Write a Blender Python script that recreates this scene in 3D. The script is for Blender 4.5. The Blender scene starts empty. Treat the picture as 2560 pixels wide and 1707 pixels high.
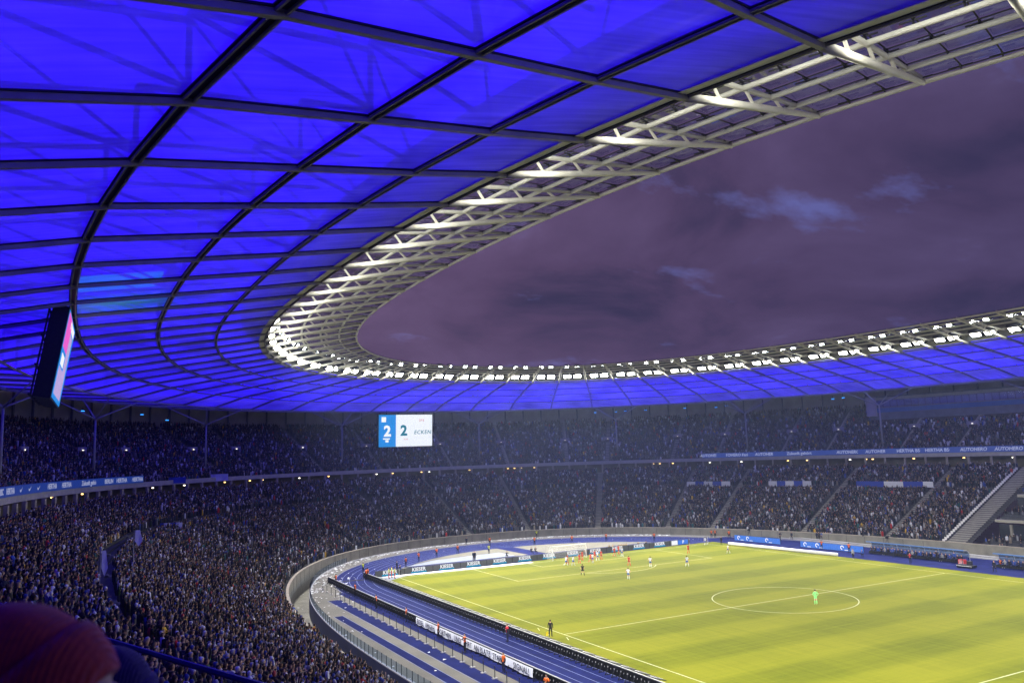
import bpy, bmesh, math, random
import numpy as np
from mathutils import Vector, Matrix, Euler

random.seed(11)
rng = np.random.default_rng(5)
SC = bpy.context.scene
COL = SC.collection

# ------------------------------------------------------------------ camera
CAM = np.array([-82.3796, -79.4787, 20.279])
YAW, PITCH, ROLL, FPX = 0.4964, 0.1376, -0.0334, 2000.918
def cam_axes():
    y, p, r = YAW, PITCH, ROLL
    f = np.array([math.sin(y) * math.cos(p), math.cos(y) * math.cos(p), math.sin(p)])
    rt = np.array([math.cos(y), -math.sin(y), 0.0])
    u = np.cross(rt, f)
    return rt * math.cos(r) + u * math.sin(r), -rt * math.sin(r) + u * math.cos(r), f
RT, UP, FW = cam_axes()
cd = bpy.data.cameras.new('camera')
cam = bpy.data.objects.new('camera', cd)
COL.objects.link(cam)
cam.matrix_world = Matrix(((RT[0], UP[0], -FW[0], CAM[0]), (RT[1], UP[1], -FW[1], CAM[1]),
                           (RT[2], UP[2], -FW[2], CAM[2]), (0, 0, 0, 1)))
cd.sensor_width = 36.0
cd.lens = FPX * 36.0 / 2560.0
cd.clip_start = 0.1
cd.clip_end = 6000
cd.dof.use_dof = True
cd.dof.focus_distance = 120.0
cd.dof.aperture_fstop = 3.5
SC.camera = cam

# ------------------------------------------------------------------ world, sun, exposure
W = bpy.data.worlds.new('World')
SC.world = W
W.use_nodes = True
wt = W.node_tree
wt.nodes.clear()
def wn(t, **k):
    n = wt.nodes.new(t)
    for a, b in k.items(): setattr(n, a, b)
    return n
def wl(a, b): wt.links.new(a, b)
wo = wn('ShaderNodeOutputWorld')
tc = wn('ShaderNodeTexCoord')
sep = wn('ShaderNodeSeparateXYZ'); wl(tc.outputs['Generated'], sep.inputs[0])
zz = wn('ShaderNodeMath', operation='ADD'); wl(sep.outputs[2], zz.inputs[0]); zz.inputs[1].default_value = 0.28
zm = wn('ShaderNodeMath', operation='MAXIMUM'); wl(zz.outputs[0], zm.inputs[0]); zm.inputs[1].default_value = 0.08
dx = wn('ShaderNodeMath', operation='DIVIDE'); wl(sep.outputs[0], dx.inputs[0]); wl(zm.outputs[0], dx.inputs[1])
dy = wn('ShaderNodeMath', operation='DIVIDE'); wl(sep.outputs[1], dy.inputs[0]); wl(zm.outputs[0], dy.inputs[1])
cmb = wn('ShaderNodeCombineXYZ'); wl(dx.outputs[0], cmb.inputs[0]); wl(dy.outputs[0], cmb.inputs[1])
n1 = wn('ShaderNodeTexNoise'); n1.inputs['Scale'].default_value = 2.0; n1.inputs['Detail'].default_value = 8; n1.inputs['Roughness'].default_value = 0.60
n1.inputs['Distortion'].default_value = 0.35
wl(cmb.outputs[0], n1.inputs['Vector'])
r1 = wn('ShaderNodeValToRGB'); wl(n1.outputs['Fac'], r1.inputs[0])
cr = r1.color_ramp
cr.elements[0].position = 0.30; cr.elements[0].color = (0.036, 0.027, 0.068, 1)
cr.elements[1].position = 0.62; cr.elements[1].color = (0.100, 0.060, 0.128, 1)
e = cr.elements.new(0.46); e.color = (0.076, 0.044, 0.098, 1)
e = cr.elements.new(0.74); e.color = (0.140, 0.100, 0.220, 1)
mp2 = wn('ShaderNodeMapping'); mp2.inputs['Location'].default_value = (3.1, 1.7, 0); mp2.inputs['Scale'].default_value = (1.0, 1.6, 1)
wl(cmb.outputs[0], mp2.inputs['Vector'])
n2 = wn('ShaderNodeTexNoise'); n2.inputs['Scale'].default_value = 2.1; n2.inputs['Detail'].default_value = 6; n2.inputs['Roughness'].default_value = 0.6
wl(mp2.outputs[0], n2.inputs['Vector'])
r2 = wn('ShaderNodeValToRGB'); wl(n2.outputs['Fac'], r2.inputs[0])
r2.color_ramp.elements[0].position = 0.585; r2.color_ramp.elements[0].color = (0, 0, 0, 1)
r2.color_ramp.elements[1].position = 0.70; r2.color_ramp.elements[1].color = (0.6, 0.6, 0.6, 1)
mx = wn('ShaderNodeMix', data_type='RGBA'); wl(r2.outputs[0], mx.inputs[0]); wl(r1.outputs[0], mx.inputs[6])
mx.inputs[7].default_value = (0.15, 0.15, 0.40, 1)
# the evening sky is bluer and darker towards the east (+x)
ge = wn('ShaderNodeMapRange'); wl(sep.outputs[0], ge.inputs[0]); ge.inputs[1].default_value = 0.25; ge.inputs[2].default_value = 1.0
ge.inputs[3].default_value = 0.0; ge.inputs[4].default_value = 0.85
mx2 = wn('ShaderNodeMix', data_type='RGBA', blend_type='MULTIPLY'); wl(ge.outputs[0], mx2.inputs[0]); wl(mx.outputs[2], mx2.inputs[6])
mx2.inputs[7].default_value = (0.42, 0.60, 0.80, 1)
sky = wn('ShaderNodeTexSky'); sky.sky_type = 'NISHITA'; sky.sun_disc = False
sky.sun_elevation = math.radians(-4.0); sky.sun_rotation = math.radians(-80)
bg1 = wn('ShaderNodeBackground'); wl(mx2.outputs[2], bg1.inputs[0]); bg1.inputs[1].default_value = 1.35
bg2 = wn('ShaderNodeBackground'); wl(sky.outputs[0], bg2.inputs[0]); bg2.inputs[1].default_value = 0.05
ad = wn('ShaderNodeAddShader'); wl(bg1.outputs[0], ad.inputs[0]); wl(bg2.outputs[0], ad.inputs[1])
wl(ad.outputs[0], wo.inputs['Surface'])

sd = bpy.data.lights.new('sun', 'SUN'); sd.energy = 0.02; sd.angle = math.radians(20); sd.color = (1.0, 0.9, 0.85)
so = bpy.data.objects.new('sun', sd); COL.objects.link(so); so.rotation_euler = (math.radians(80), 0, math.radians(80))

SC.view_settings.view_transform = 'Standard'
SC.view_settings.look = 'None'
SC.view_settings.exposure = 0.0
SC.view_settings.gamma = 1.0
SC.view_settings.use_curve_mapping = False
cy = SC.cycles
cy.use_denoising = True
try:
    cy.denoiser = 'OPENIMAGEDENOISE'
    cy.denoising_input_passes = 'RGB_ALBEDO_NORMAL'
except Exception:
    pass
cy.max_bounces = 5; cy.diffuse_bounces = 2; cy.glossy_bounces = 3; cy.transmission_bounces = 4; cy.transparent_max_bounces = 12
cy.volume_bounces = 0
cy.sample_clamp_indirect = 6.0
cy.sample_clamp_direct = 0.0
cy.caustics_reflective = False; cy.caustics_refractive = False
cy.use_light_tree = True

HAZE = 0.00034
FLOOD_L = 38.0        # radiance of the floodlight lenses outside their beam
BEAM_W = 1600.0       # power of each floodlight's beam
BEAM_SPREAD = math.radians(95)
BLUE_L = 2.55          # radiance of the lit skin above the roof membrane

# ------------------------------------------------------------------ pixel helpers (2560 x 1707 photograph)
def ray(u, v):
    d = RT * ((u - 1280) / FPX) + UP * ((853.5 - v) / FPX) + FW
    return d
def gp(u, v, z=0.0):
    d = ray(u, v); t = (z - CAM[2]) / d[2]
    return Vector((CAM + t * d).tolist())
def project(P):
    d = np.asarray(P) - CAM
    zc = d @ FW
    zs = np.where(np.abs(zc) < 1e-3, 1e-3, zc)
    return 1280 + FPX * (d @ RT) / zs, 853.5 - FPX * (d @ UP) / zs, zc

# ------------------------------------------------------------------ materials
MATS = {}
def nodes_of(m):
    m.use_nodes = True
    nt = m.node_tree
    nt.nodes.clear()
    return nt
def mat(name, col, rough=0.7, var=0.12, scale=1.5, metal=0.0, bump=0.0, spec=0.3, det=4, coord='Object'):
    """procedural painted / concrete like surface: base colour broken up by two noises"""
    if name in MATS: return MATS[name]
    m = bpy.data.materials.new(name); nt = nodes_of(m); N = nt.nodes; L = nt.links
    o = N.new('ShaderNodeOutputMaterial'); b = N.new('ShaderNodeBsdfPrincipled')
    L.new(b.outputs[0], o.inputs[0])
    tcn = N.new('ShaderNodeTexCoord')
    a = N.new('ShaderNodeTexNoise'); a.inputs['Scale'].default_value = scale; a.inputs['Detail'].default_value = det
    L.new(tcn.outputs[coord], a.inputs['Vector'])
    r = N.new('ShaderNodeMapRange'); L.new(a.outputs['Fac'], r.inputs[0])
    r.inputs[1].default_value = 0.3; r.inputs[2].default_value = 0.7
    r.inputs[3].default_value = 1 - var; r.inputs[4].default_value = 1 + var
    v = N.new('ShaderNodeVectorMath'); v.operation = 'SCALE'; v.inputs[0].default_value = col[:3]
    L.new(r.outputs[0], v.inputs['Scale'])
    L.new(v.outputs[0], b.inputs['Base Color'])
    b.inputs['Roughness'].default_value = rough; b.inputs['Metallic'].default_value = metal
    b.inputs['Specular IOR Level'].default_value = spec
    if bump:
        bp = N.new('ShaderNodeBump'); bp.inputs['Strength'].default_value = bump; bp.inputs['Distance'].default_value = 0.05
        L.new(a.outputs['Fac'], bp.inputs['Height']); L.new(bp.outputs[0], b.inputs['Normal'])
    MATS[name] = m
    return m
def emit(name, col, s):
    if name in MATS: return MATS[name]
    m = bpy.data.materials.new(name); nt = nodes_of(m); N = nt.nodes; L = nt.links
    o = N.new('ShaderNodeOutputMaterial'); b = N.new('ShaderNodeEmission')
    b.inputs[0].default_value = (*col, 1); b.inputs[1].default_value = s
    L.new(b.outputs[0], o.inputs[0]); MATS[name] = m
    return m
def led(name, col, s):
    """screen: emission broken by a fine pixel noise over a black glossy face"""
    if name in MATS: return MATS[name]
    m = bpy.data.materials.new(name); nt = nodes_of(m); N = nt.nodes; L = nt.links
    o = N.new('ShaderNodeOutputMaterial'); b = N.new('ShaderNodeBsdfPrincipled')
    b.inputs['Base Color'].default_value = (0.02, 0.02, 0.025, 1); b.inputs['Roughness'].default_value = 0.5
    tcn = N.new('ShaderNodeTexCoord'); a = N.new('ShaderNodeTexNoise'); a.inputs['Scale'].default_value = 3.0
    L.new(tcn.outputs['Object'], a.inputs['Vector'])
    r = N.new('ShaderNodeMapRange'); L.new(a.outputs['Fac'], r.inputs[0]); r.inputs[3].default_value = 0.8 * s; r.inputs[4].default_value = 1.2 * s
    b.inputs['Emission Color'].default_value = (*col, 1); L.new(r.outputs[0], b.inputs['Emission Strength'])
    L.new(b.outputs[0], o.inputs[0]); MATS[name] = m
    return m
def grass_mat():
    m = bpy.data.materials.new('pitch_grass'); nt = nodes_of(m); N = nt.nodes; L = nt.links
    o = N.new('ShaderNodeOutputMaterial'); b = N.new('ShaderNodeBsdfPrincipled'); L.new(b.outputs[0], o.inputs[0])
    tcn = N.new('ShaderNodeTexCoord'); sp = N.new('ShaderNodeSeparateXYZ'); L.new(tcn.outputs['Object'], sp.inputs[0])
    # mown bands across the pitch, edges wavering by a noise
    nz = N.new('ShaderNodeTexNoise'); nz.inputs['Scale'].default_value = 0.35; nz.inputs['Detail'].default_value = 3
    L.new(tcn.outputs['Object'], nz.inputs['Vector'])
    def band(axis, period, wob, phase):
        ma = N.new('ShaderNodeMath'); ma.operation = 'MULTIPLY_ADD'; L.new(nz.outputs['Fac'], ma.inputs[0]); ma.inputs[1].default_value = wob
        L.new(sp.outputs[axis], ma.inputs[2])
        d = N.new('ShaderNodeMath'); d.operation = 'MULTIPLY_ADD'; L.new(ma.outputs[0], d.inputs[0]); d.inputs[1].default_value = 2 * math.pi / period; d.inputs[2].default_value = phase
        s = N.new('ShaderNodeMath'); s.operation = 'SINE'; L.new(d.outputs[0], s.inputs[0])
        r = N.new('ShaderNodeMapRange'); L.new(s.outputs[0], r.inputs[0]); r.inputs[1].default_value = -0.4; r.inputs[2].default_value = 0.4
        return r
    r1_ = band(1, 11.0, 0.6, 0.4); r2_ = band(0, 17.0, 1.5, 1.0)
    st = N.new('ShaderNodeTexNoise'); st.inputs['Scale'].default_value = 1.0; st.inputs['Detail'].default_value = 5
    mpn = N.new('ShaderNodeMapping'); mpn.inputs['Scale'].default_value = (2.2, 0.12, 1.0); mpn.inputs['Rotation'].default_value = (0, 0, 0.03)
    L.new(tcn.outputs['Object'], mpn.inputs['Vector']); L.new(mpn.outputs[0], st.inputs['Vector'])
    st2 = N.new('ShaderNodeTexNoise'); st2.inputs['Scale'].default_value = 1.0; st2.inputs['Detail'].default_value = 5
    mpn2 = N.new('ShaderNodeMapping'); mpn2.inputs['Scale'].default_value = (0.10, 1.9, 1.0)
    L.new(tcn.outputs['Object'], mpn2.inputs['Vector']); L.new(mpn2.outputs[0], st2.inputs['Vector'])
    fi = N.new('ShaderNodeTexNoise'); fi.inputs['Scale'].default_value = 5.0; fi.inputs['Detail'].default_value = 6; fi.inputs['Roughness'].default_value = 0.7
    L.new(tcn.outputs['Object'], fi.inputs['Vector'])
    pa = N.new('ShaderNodeTexNoise'); pa.inputs['Scale'].default_value = 0.07; pa.inputs['Detail'].default_value = 3
    L.new(tcn.outputs['Object'], pa.inputs['Vector'])
    def lin(src, k, acc):
        n_ = N.new('ShaderNodeMath'); n_.operation = 'MULTIPLY_ADD'; L.new(src, n_.inputs[0]); n_.inputs[1].default_value = k
        if acc is None: n_.inputs[2].default_value = 0.0
        else: L.new(acc, n_.inputs[2])
        return n_.outputs[0]
    acc = lin(r1_.outputs[0], 0.24, None); acc = lin(r2_.outputs[0], 0.06, acc)
    acc = lin(st.outputs['Fac'], 0.40, acc); acc = lin(st2.outputs['Fac'], 0.35, acc); acc = lin(fi.outputs['Fac'], 0.25, acc); acc = lin(pa.outputs['Fac'], 0.30, acc)
    cr_ = N.new('ShaderNodeValToRGB'); L.new(acc, cr_.inputs[0])
    c = cr_.color_ramp
    c.elements[0].position = 0.50; c.elements[0].color = (0.070, 0.084, 0.002, 1)
    c.elements[1].position = 1.22 if False else 1.0; c.elements[1].color = (0.146, 0.148, 0.006, 1)
    e_ = c.elements.new(0.72); e_.color = (0.104, 0.114, 0.003, 1)
    L.new(cr_.outputs[0], b.inputs['Base Color'])
    b.inputs['Roughness'].default_value = 0.9; b.inputs['Specular IOR Level'].default_value = 0.1
    bp = N.new('ShaderNodeBump'); bp.inputs['Strength'].default_value = 0.4; bp.inputs['Distance'].default_value = 0.03
    L.new(fi.outputs['Fac'], bp.inputs['Height']); L.new(bp.outputs[0], b.inputs['Normal'])
    return m
def membrane_mat():
    m = bpy.data.materials.new('roof_membrane'); nt = nodes_of(m); N = nt.nodes; L = nt.links
    o = N.new('ShaderNodeOutputMaterial')
    tcn = N.new('ShaderNodeTexCoord'); a = N.new('ShaderNodeTexNoise'); a.inputs['Scale'].default_value = 0.5; a.inputs['Detail'].default_value = 5
    mpn = N.new('ShaderNodeMapping'); mpn.inputs['Scale'].default_value = (0.30, 4.5, 1.0)
    L.new(tcn.outputs['Object'], mpn.inputs['Vector']); L.new(mpn.outputs[0], a.inputs['Vector'])
    a2 = N.new('ShaderNodeTexNoise'); a2.inputs['Scale'].default_value = 0.11; a2.inputs['Detail'].default_value = 3; L.new(tcn.outputs['Object'], a2.inputs['Vector'])
    rb2 = N.new('ShaderNodeMapRange'); L.new(a2.outputs['Fac'], rb2.inputs[0]); rb2.inputs[1].default_value = 0.32; rb2.inputs[2].default_value = 0.62; rb2.inputs[3].default_value = 0.62; rb2.inputs[4].default_value = 1.05
    r = N.new('ShaderNodeMapRange'); L.new(a.outputs['Fac'], r.inputs[0]); r.inputs[1].default_value = 0.3; r.inputs[2].default_value = 0.7
    r.inputs[3].default_value = 0.74; r.inputs[4].default_value = 1.12
    rm_ = N.new('ShaderNodeMath'); rm_.operation = 'MULTIPLY'; L.new(r.outputs[0], rm_.inputs[0]); L.new(rb2.outputs[0], rm_.inputs[1])
    def scol(c):
        v = N.new('ShaderNodeVectorMath'); v.operation = 'SCALE'; v.inputs[0].default_value = c; L.new(rm_.outputs[0], v.inputs['Scale']); return v.outputs[0]
    t = N.new('ShaderNodeBsdfTranslucent'); L.new(scol((0.8, 0.8, 0.8)), t.inputs[0])
    d = N.new('ShaderNodeBsdfDiffuse'); L.new(scol((0.75, 0.74, 0.68)), d.inputs[0])
    tr = N.new('ShaderNodeBsdfTransparent'); tr.inputs[0].default_value = (0.9, 0.9, 0.95, 1)
    m1 = N.new('ShaderNodeMixShader'); m1.inputs[0].default_value = 0.42; L.new(t.outputs[0], m1.inputs[1]); L.new(d.outputs[0], m1.inputs[2])
    m2 = N.new('ShaderNodeMixShader'); m2.inputs[0].default_value = 0.22; L.new(m1.outputs[0], m2.inputs[1]); L.new(tr.outputs[0], m2.inputs[2])
    L.new(m2.outputs[0], o.inputs[0])
    return m
def glass_mat(name, tint, refl=0.12):
    if name in MATS: return MATS[name]
    m = bpy.data.materials.new(name); nt = nodes_of(m); N = nt.nodes; L = nt.links
    o = N.new('ShaderNodeOutputMaterial')
    tr = N.new('ShaderNodeBsdfTransparent'); tr.inputs[0].default_value = (*tint, 1)
    g = N.new('ShaderNodeBsdfGlossy'); g.inputs[0].default_value = (0.9, 0.95, 1, 1); g.inputs['Roughness'].default_value = 0.04
    lw = N.new('ShaderNodeLayerWeight'); lw.inputs[0].default_value = 0.25
    ma = N.new('ShaderNodeMath'); ma.operation = 'MULTIPLY_ADD'; L.new(lw.outputs['Fresnel'], ma.inputs[0]); ma.inputs[1].default_value = 0.14; ma.inputs[2].default_value = refl
    mxx = N.new('ShaderNodeMixShader'); L.new(ma.outputs[0], mxx.inputs[0]); L.new(tr.outputs[0], mxx.inputs[1]); L.new(g.outputs[0], mxx.inputs[2])
    L.new(mxx.outputs[0], o.inputs[0]); MATS[name] = m
    return m
def vcol_mat(name, coat=False, rough=0.85):
    """cloth and skin: colour attribute per vertex; coats take the object's own colour"""
    m = bpy.data.materials.new(name); nt = nodes_of(m); N = nt.nodes; L = nt.links
    o = N.new('ShaderNodeOutputMaterial'); b = N.new('ShaderNodeBsdfPrincipled'); L.new(b.outputs[0], o.inputs[0])
    b.inputs['Roughness'].default_value = rough; b.inputs['Specular IOR Level'].default_value = 0.2
    at = N.new('ShaderNodeAttribute'); at.attribute_name = 'col'
    src = at.outputs['Color']
    if coat:
        oi = N.new('ShaderNodeObjectInfo'); mk = N.new('ShaderNodeAttribute'); mk.attribute_name = 'coat'
        mi = N.new('ShaderNodeMix'); mi.data_type = 'RGBA'
        L.new(mk.outputs['Fac'], mi.inputs[0]); L.new(at.outputs['Color'], mi.inputs[6]); L.new(oi.outputs['Color'], mi.inputs[7])
        src = mi.outputs[2]
    tcn = N.new('ShaderNodeTexCoord'); a = N.new('ShaderNodeTexNoise'); a.inputs['Scale'].default_value = 9
    L.new(tcn.outputs['Object'], a.inputs['Vector'])
    r = N.new('ShaderNodeMapRange'); L.new(a.outputs['Fac'], r.inputs[0]); r.inputs[3].default_value = 0.75; r.inputs[4].default_value = 1.25
    v = N.new('ShaderNodeVectorMath'); v.operation = 'SCALE'; L.new(src, v.inputs[0]); L.new(r.outputs[0], v.inputs['Scale'])
    L.new(v.outputs[0], b.inputs['Base Color'])
    return m

M_GRASS = grass_mat(); M_MEMB = membrane_mat()
M_LINE = mat('line_paint', (0.34, 0.36, 0.22), 0.8, 0.25, 3)
M_TRACK = mat('blue_track', (0.0100, 0.0140, 0.078), 0.95, 0.22, 0.6, bump=0.1, det=6, spec=0.06)
M_TLINE = mat('track_line', (0.16, 0.19, 0.34), 0.7, 0.1, 2)
M_APRON = mat('grey_apron', (0.125, 0.118, 0.100), 0.9, 0.16, 0.25, bump=0.15, det=8)
M_BEIGE = mat('beige_run_up', (0.115, 0.108, 0.085), 0.9, 0.10, 0.4)
M_TARP = mat('white_tarp', (0.135, 0.155, 0.205), 0.5, 0.18, 0.35, bump=0.4)
M_CONC = mat('concrete', (0.23, 0.22, 0.185), 0.9, 0.20, 0.5, bump=0.2, det=8)
M_CONCD = mat('terrace_concrete', (0.055, 0.056, 0.060), 0.9, 0.2, 0.4, det=6)
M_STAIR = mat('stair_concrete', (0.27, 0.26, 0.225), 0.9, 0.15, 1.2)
M_NAVY = mat('navy_moat_wall', (0.020, 0.026, 0.075), 0.6, 0.2, 0.5)
M_DARK = mat('dark_steel', (0.022, 0.022, 0.026), 0.5, 0.2, 2)
M_RIB = mat('rib_paint', (0.29, 0.28, 0.24), 0.55, 0.12, 1)
M_STEEL = mat('cream_steel', (0.66, 0.64, 0.54), 0.45, 0.06, 2)
M_GREY = mat('light_grey_paint', (0.30, 0.30, 0.31), 0.6, 0.08, 2)
M_FASC = mat('fascia_grey', (0.26, 0.26, 0.22), 0.7, 0.1, 1)
M_SLAB = mat('slab_edge', (0.36, 0.35, 0.34), 0.8, 0.12, 1)
M_BACKW = mat('attic_wall', (0.34, 0.31, 0.36), 0.9, 0.12, 0.5)
M_CONCO = mat('concourse_wall', (0.13, 0.115, 0.09), 0.9, 0.3, 0.4)
M_BLACK = mat('black_housing', (0.012, 0.013, 0.014), 0.45, 0.3, 4)
M_WHITE = mat('white_paint', (0.72, 0.72, 0.70), 0.5, 0.05, 3)
M_PAPER = mat('paper_litter', (0.62, 0.63, 0.66), 0.9, 0.15, 5)
M_BLUEP = mat('blue_panel', (0.02, 0.07, 0.32), 0.5, 0.1, 2)
M_LENS = emit('floodlight_lens', (1.0, 0.985, 0.90), FLOOD_L)
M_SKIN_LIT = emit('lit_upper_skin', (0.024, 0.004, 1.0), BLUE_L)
M_WARM = emit('warm_lamp', (1.0, 0.58, 0.18), 5.0)
M_COOL = emit('cool_lamp', (1.0, 0.9, 0.7), 5.0)
M_CYAN = emit('cyan_lamp', (0.03, 0.30, 1.0), 3.0)
M_GLASS = glass_mat('roof_glass', (0.70, 0.78, 0.86), 0.015)
M_FIG = vcol_mat('figure_cloth')
M_SPEC = vcol_mat('spectator_cloth', coat=True)
M_CROWD = vcol_mat('crowd_cloth')

# ------------------------------------------------------------------ mesh helpers
class MB:
    def __init__(s): s.v = []; s.f = []
    def add(s, vs, fs):
        b = len(s.v); s.v += [tuple(map(float, p)) for p in vs]; s.f += [tuple(i + b for i in f) for f in fs]; return s
    def box(s, c, sz, rz=0.0):
        cx, cy_, cz = c; hx, hy, hz = (k / 2 for k in sz); ca, sa = math.cos(rz), math.sin(rz)
        vs = []
        for dz in (-hz, hz):
            for dx_, dy_ in ((-hx, -hy), (hx, -hy), (hx, hy), (-hx, hy)):
                vs.append((cx + dx_ * ca - dy_ * sa, cy_ + dx_ * sa + dy_ * ca, cz + dz))
        return s.add(vs, [(3, 2, 1, 0), (4, 5, 6, 7), (0, 1, 5, 4), (1, 2, 6, 5), (2, 3, 7, 6), (3, 0, 4, 7)])
    def beam(s, p0, p1, w, h, off=0.0):
        p0 = Vector(p0); p1 = Vector(p1); d = (p1 - p0).normalized(); sd_ = d.cross(Vector((0, 0, 1)))
        sd_ = sd_.normalized() if sd_.length > 1e-5 else Vector((1, 0, 0)); up = sd_.cross(d).normalized()
        vs = []
        for p in (p0, p1):
            for a, b in ((-1, -1), (1, -1), (1, 1), (-1, 1)):
                vs.append(p + sd_ * (a * w / 2) + up * (b * h / 2 + off))
        return s.add(vs, [(0, 1, 2, 3), (7, 6, 5, 4), (1, 0, 4, 5), (2, 1, 5, 6), (3, 2, 6, 7), (0, 3, 7, 4)])
    def tube(s, pts, r, n=6, closed=False):
        pts = [Vector(p) for p in pts]; m = len(pts); rs_ = r if isinstance(r, (list, tuple)) else [r] * m
        vs = []
        for i, p in enumerate(pts):
            if closed: d = pts[(i + 1) % m] - pts[i - 1]
            else: d = pts[min(i + 1, m - 1)] - pts[max(i - 1, 0)]
            d = d.normalized(); a = d.cross(Vector((0, 0, 1)))
            if a.length < 1e-4: a = Vector((1, 0, 0))
            a.normalize(); b = d.cross(a)
            for k in range(n):
                t = 2 * math.pi * k / n
                vs.append(p + a * (math.cos(t) * rs_[i]) + b * (math.sin(t) * rs_[i]))
        fs = []
        for i in range(m if closed else m - 1):
            j = (i + 1) % m
            for k in range(n):
                fs.append((i * n + k, i * n + (k + 1) % n, j * n + (k + 1) % n, j * n + k))
        if not closed:
            fs.append(tuple(range(n))[::-1]); fs.append(tuple((m - 1) * n + k for k in range(n)))
        return s.add(vs, fs)
    def quad(s, a, b, c, d): return s.add([a, b, c, d], [(0, 1, 2, 3)])
    def poly(s, pts, z=None):
        return s.add([(p[0], p[1], z if z is not None else p[2]) for p in pts], [tuple(range(len(pts)))])
    def prism(s, pts, z0, z1):
        n = len(pts); vs = [(p[0], p[1], z0) for p in pts] + [(p[0], p[1], z1) for p in pts]
        fs = [tuple(range(n))[::-1], tuple(range(n, 2 * n))] + [(i, (i + 1) % n, n + (i + 1) % n, n + i) for i in range(n)]
        return s.add(vs, fs)
    def mesh(s, name, m, smooth=False):
        me = bpy.data.meshes.new(name); me.from_pydata(s.v, [], s.f); me.update()
        if m is not None: me.materials.append(m)
        if smooth: me.polygons.foreach_set('use_smooth', [True] * len(me.polygons))
        return me
    def build(s, name, m, parent=None, smooth=False, loc=None):
        return link(name, s.mesh(name, m, smooth), parent, loc)
def link(name, data, parent=None, loc=None):
    o = bpy.data.objects.new(name, data); COL.objects.link(o)
    if parent is not None: o.parent = parent
    if loc is not None: o.location = loc
    return o
def tag(o, label=None, cat=None, group=None, kind=None):
    if label: o['label'] = label
    if cat: o['category'] = cat
    if group: o['group'] = group
    if kind: o['kind'] = kind
    return o
def thing(name, label, cat, loc=(0, 0, 0), rz=0.0, group=None, kind=None):
    o = bpy.data.objects.new(name, None); COL.objects.link(o); o.location = loc; o.rotation_euler = (0, 0, rz)
    return tag(o, label, cat, group, kind)
def arr_mesh(name, verts, tris, m, attrs=None, smooth=False):
    me = bpy.data.meshes.new(name)
    nv, nf = len(verts), len(tris)
    me.vertices.add(nv); me.vertices.foreach_set('co', np.asarray(verts, np.float32).ravel())
    me.loops.add(nf * 3); me.loops.foreach_set('vertex_index', np.asarray(tris, np.int32).ravel())
    me.polygons.add(nf); me.polygons.foreach_set('loop_start', np.arange(0, nf * 3, 3, dtype=np.int32))
    me.update(calc_edges=True)
    for k, (typ, data) in (attrs or {}).items():
        a = me.attributes.new(k, typ, 'POINT')
        a.data.foreach_set('color' if typ == 'FLOAT_COLOR' else 'value', np.asarray(data, np.float32).ravel())
    if smooth: me.polygons.foreach_set('use_smooth', np.ones(nf, bool))
    if m is not None: me.materials.append(m)
    return me
_txt = {}
def text_mesh(t, size, m, shear=0.0, bold=0.0, spacing=1.0):
    k = (t, size, m.name, shear, bold)
    if k in _txt: return _txt[k]
    c = bpy.data.curves.new('lettering', 'FONT'); c.body = t; c.size = size; c.align_x = 'CENTER'; c.align_y = 'CENTER'
    c.shear = shear; c.offset = bold; c.resolution_u = 2; c.extrude = 0.01; c.space_character = spacing
    o = bpy.data.objects.new('lettering', c); COL.objects.link(o)
    dg = bpy.context.evaluated_depsgraph_get()
    me = bpy.data.meshes.new_from_object(o.evaluated_get(dg)); me.materials.clear(); me.materials.append(m)
    bpy.data.objects.remove(o); bpy.data.curves.remove(c)
    _txt[k] = me
    return me
def place_text(t, size, m, parent, loc, right, up, name='lettering', **k):
    """lettering lying in the plane spanned by right / up (parent space)"""
    o = link(name, text_mesh(t, size, m, **k), parent)
    r = Vector(right).normalized(); u = Vector(up).normalized(); n = r.cross(u)
    o.matrix_local = Matrix(((r.x, u.x, n.x, loc[0]), (r.y, u.y, n.y, loc[1]), (r.z, u.z, n.z, loc[2]), (0, 0, 0, 1)))
    return o

# ------------------------------------------------------------------ ring curves of the bowl
def sup_pts(A, B, n, m=4000):
    t = np.linspace(0, 2 * np.pi, m, endpoint=False)
    c, s = np.cos(t), np.sin(t)
    return np.stack([A * np.sign(c) * np.abs(c) ** (2 / n), B * np.sign(s) * np.abs(s) ** (2 / n)], 1)
def arc_sample(P, count=None, phase=0.0):
    Q = np.vstack([P, P[:1]]); d = np.hypot(*np.diff(Q, axis=0).T); s = np.concatenate([[0], np.cumsum(d)])
    L_ = s[-1]; t = ((np.arange(count) + phase) / count * L_) % L_
    return np.stack([np.interp(t, s, Q[:, 0]), np.interp(t, s, Q[:, 1])], 1), L_
def sup_normal(P, A, B, n):
    g = np.stack([np.sign(P[:, 0]) * np.abs(P[:, 0] / A) ** (n - 1) / A, np.sign(P[:, 1]) * np.abs(P[:, 1] / B) ** (n - 1) / B], 1)
    return g / np.hypot(*g.T)[:, None]
def meet(P, Nn, A, B, n):
    """where the lines P + o*N cross the superellipse (A, B, n)"""
    lo = np.full(len(P), -45.0); hi = np.full(len(P), 75.0)
    for _ in range(45):
        m_ = (lo + hi) / 2; X = P + Nn * m_[:, None]
        f = np.abs(X[:, 0] / A) ** n + np.abs(X[:, 1] / B) ** n
        f = np.where((P * Nn).sum(1) + m_ < 0, 0, f)
        inside = f < 1
        lo = np.where(inside, m_, lo); hi = np.where(inside, hi, m_)
    return P + Nn * lo[:, None]
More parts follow.
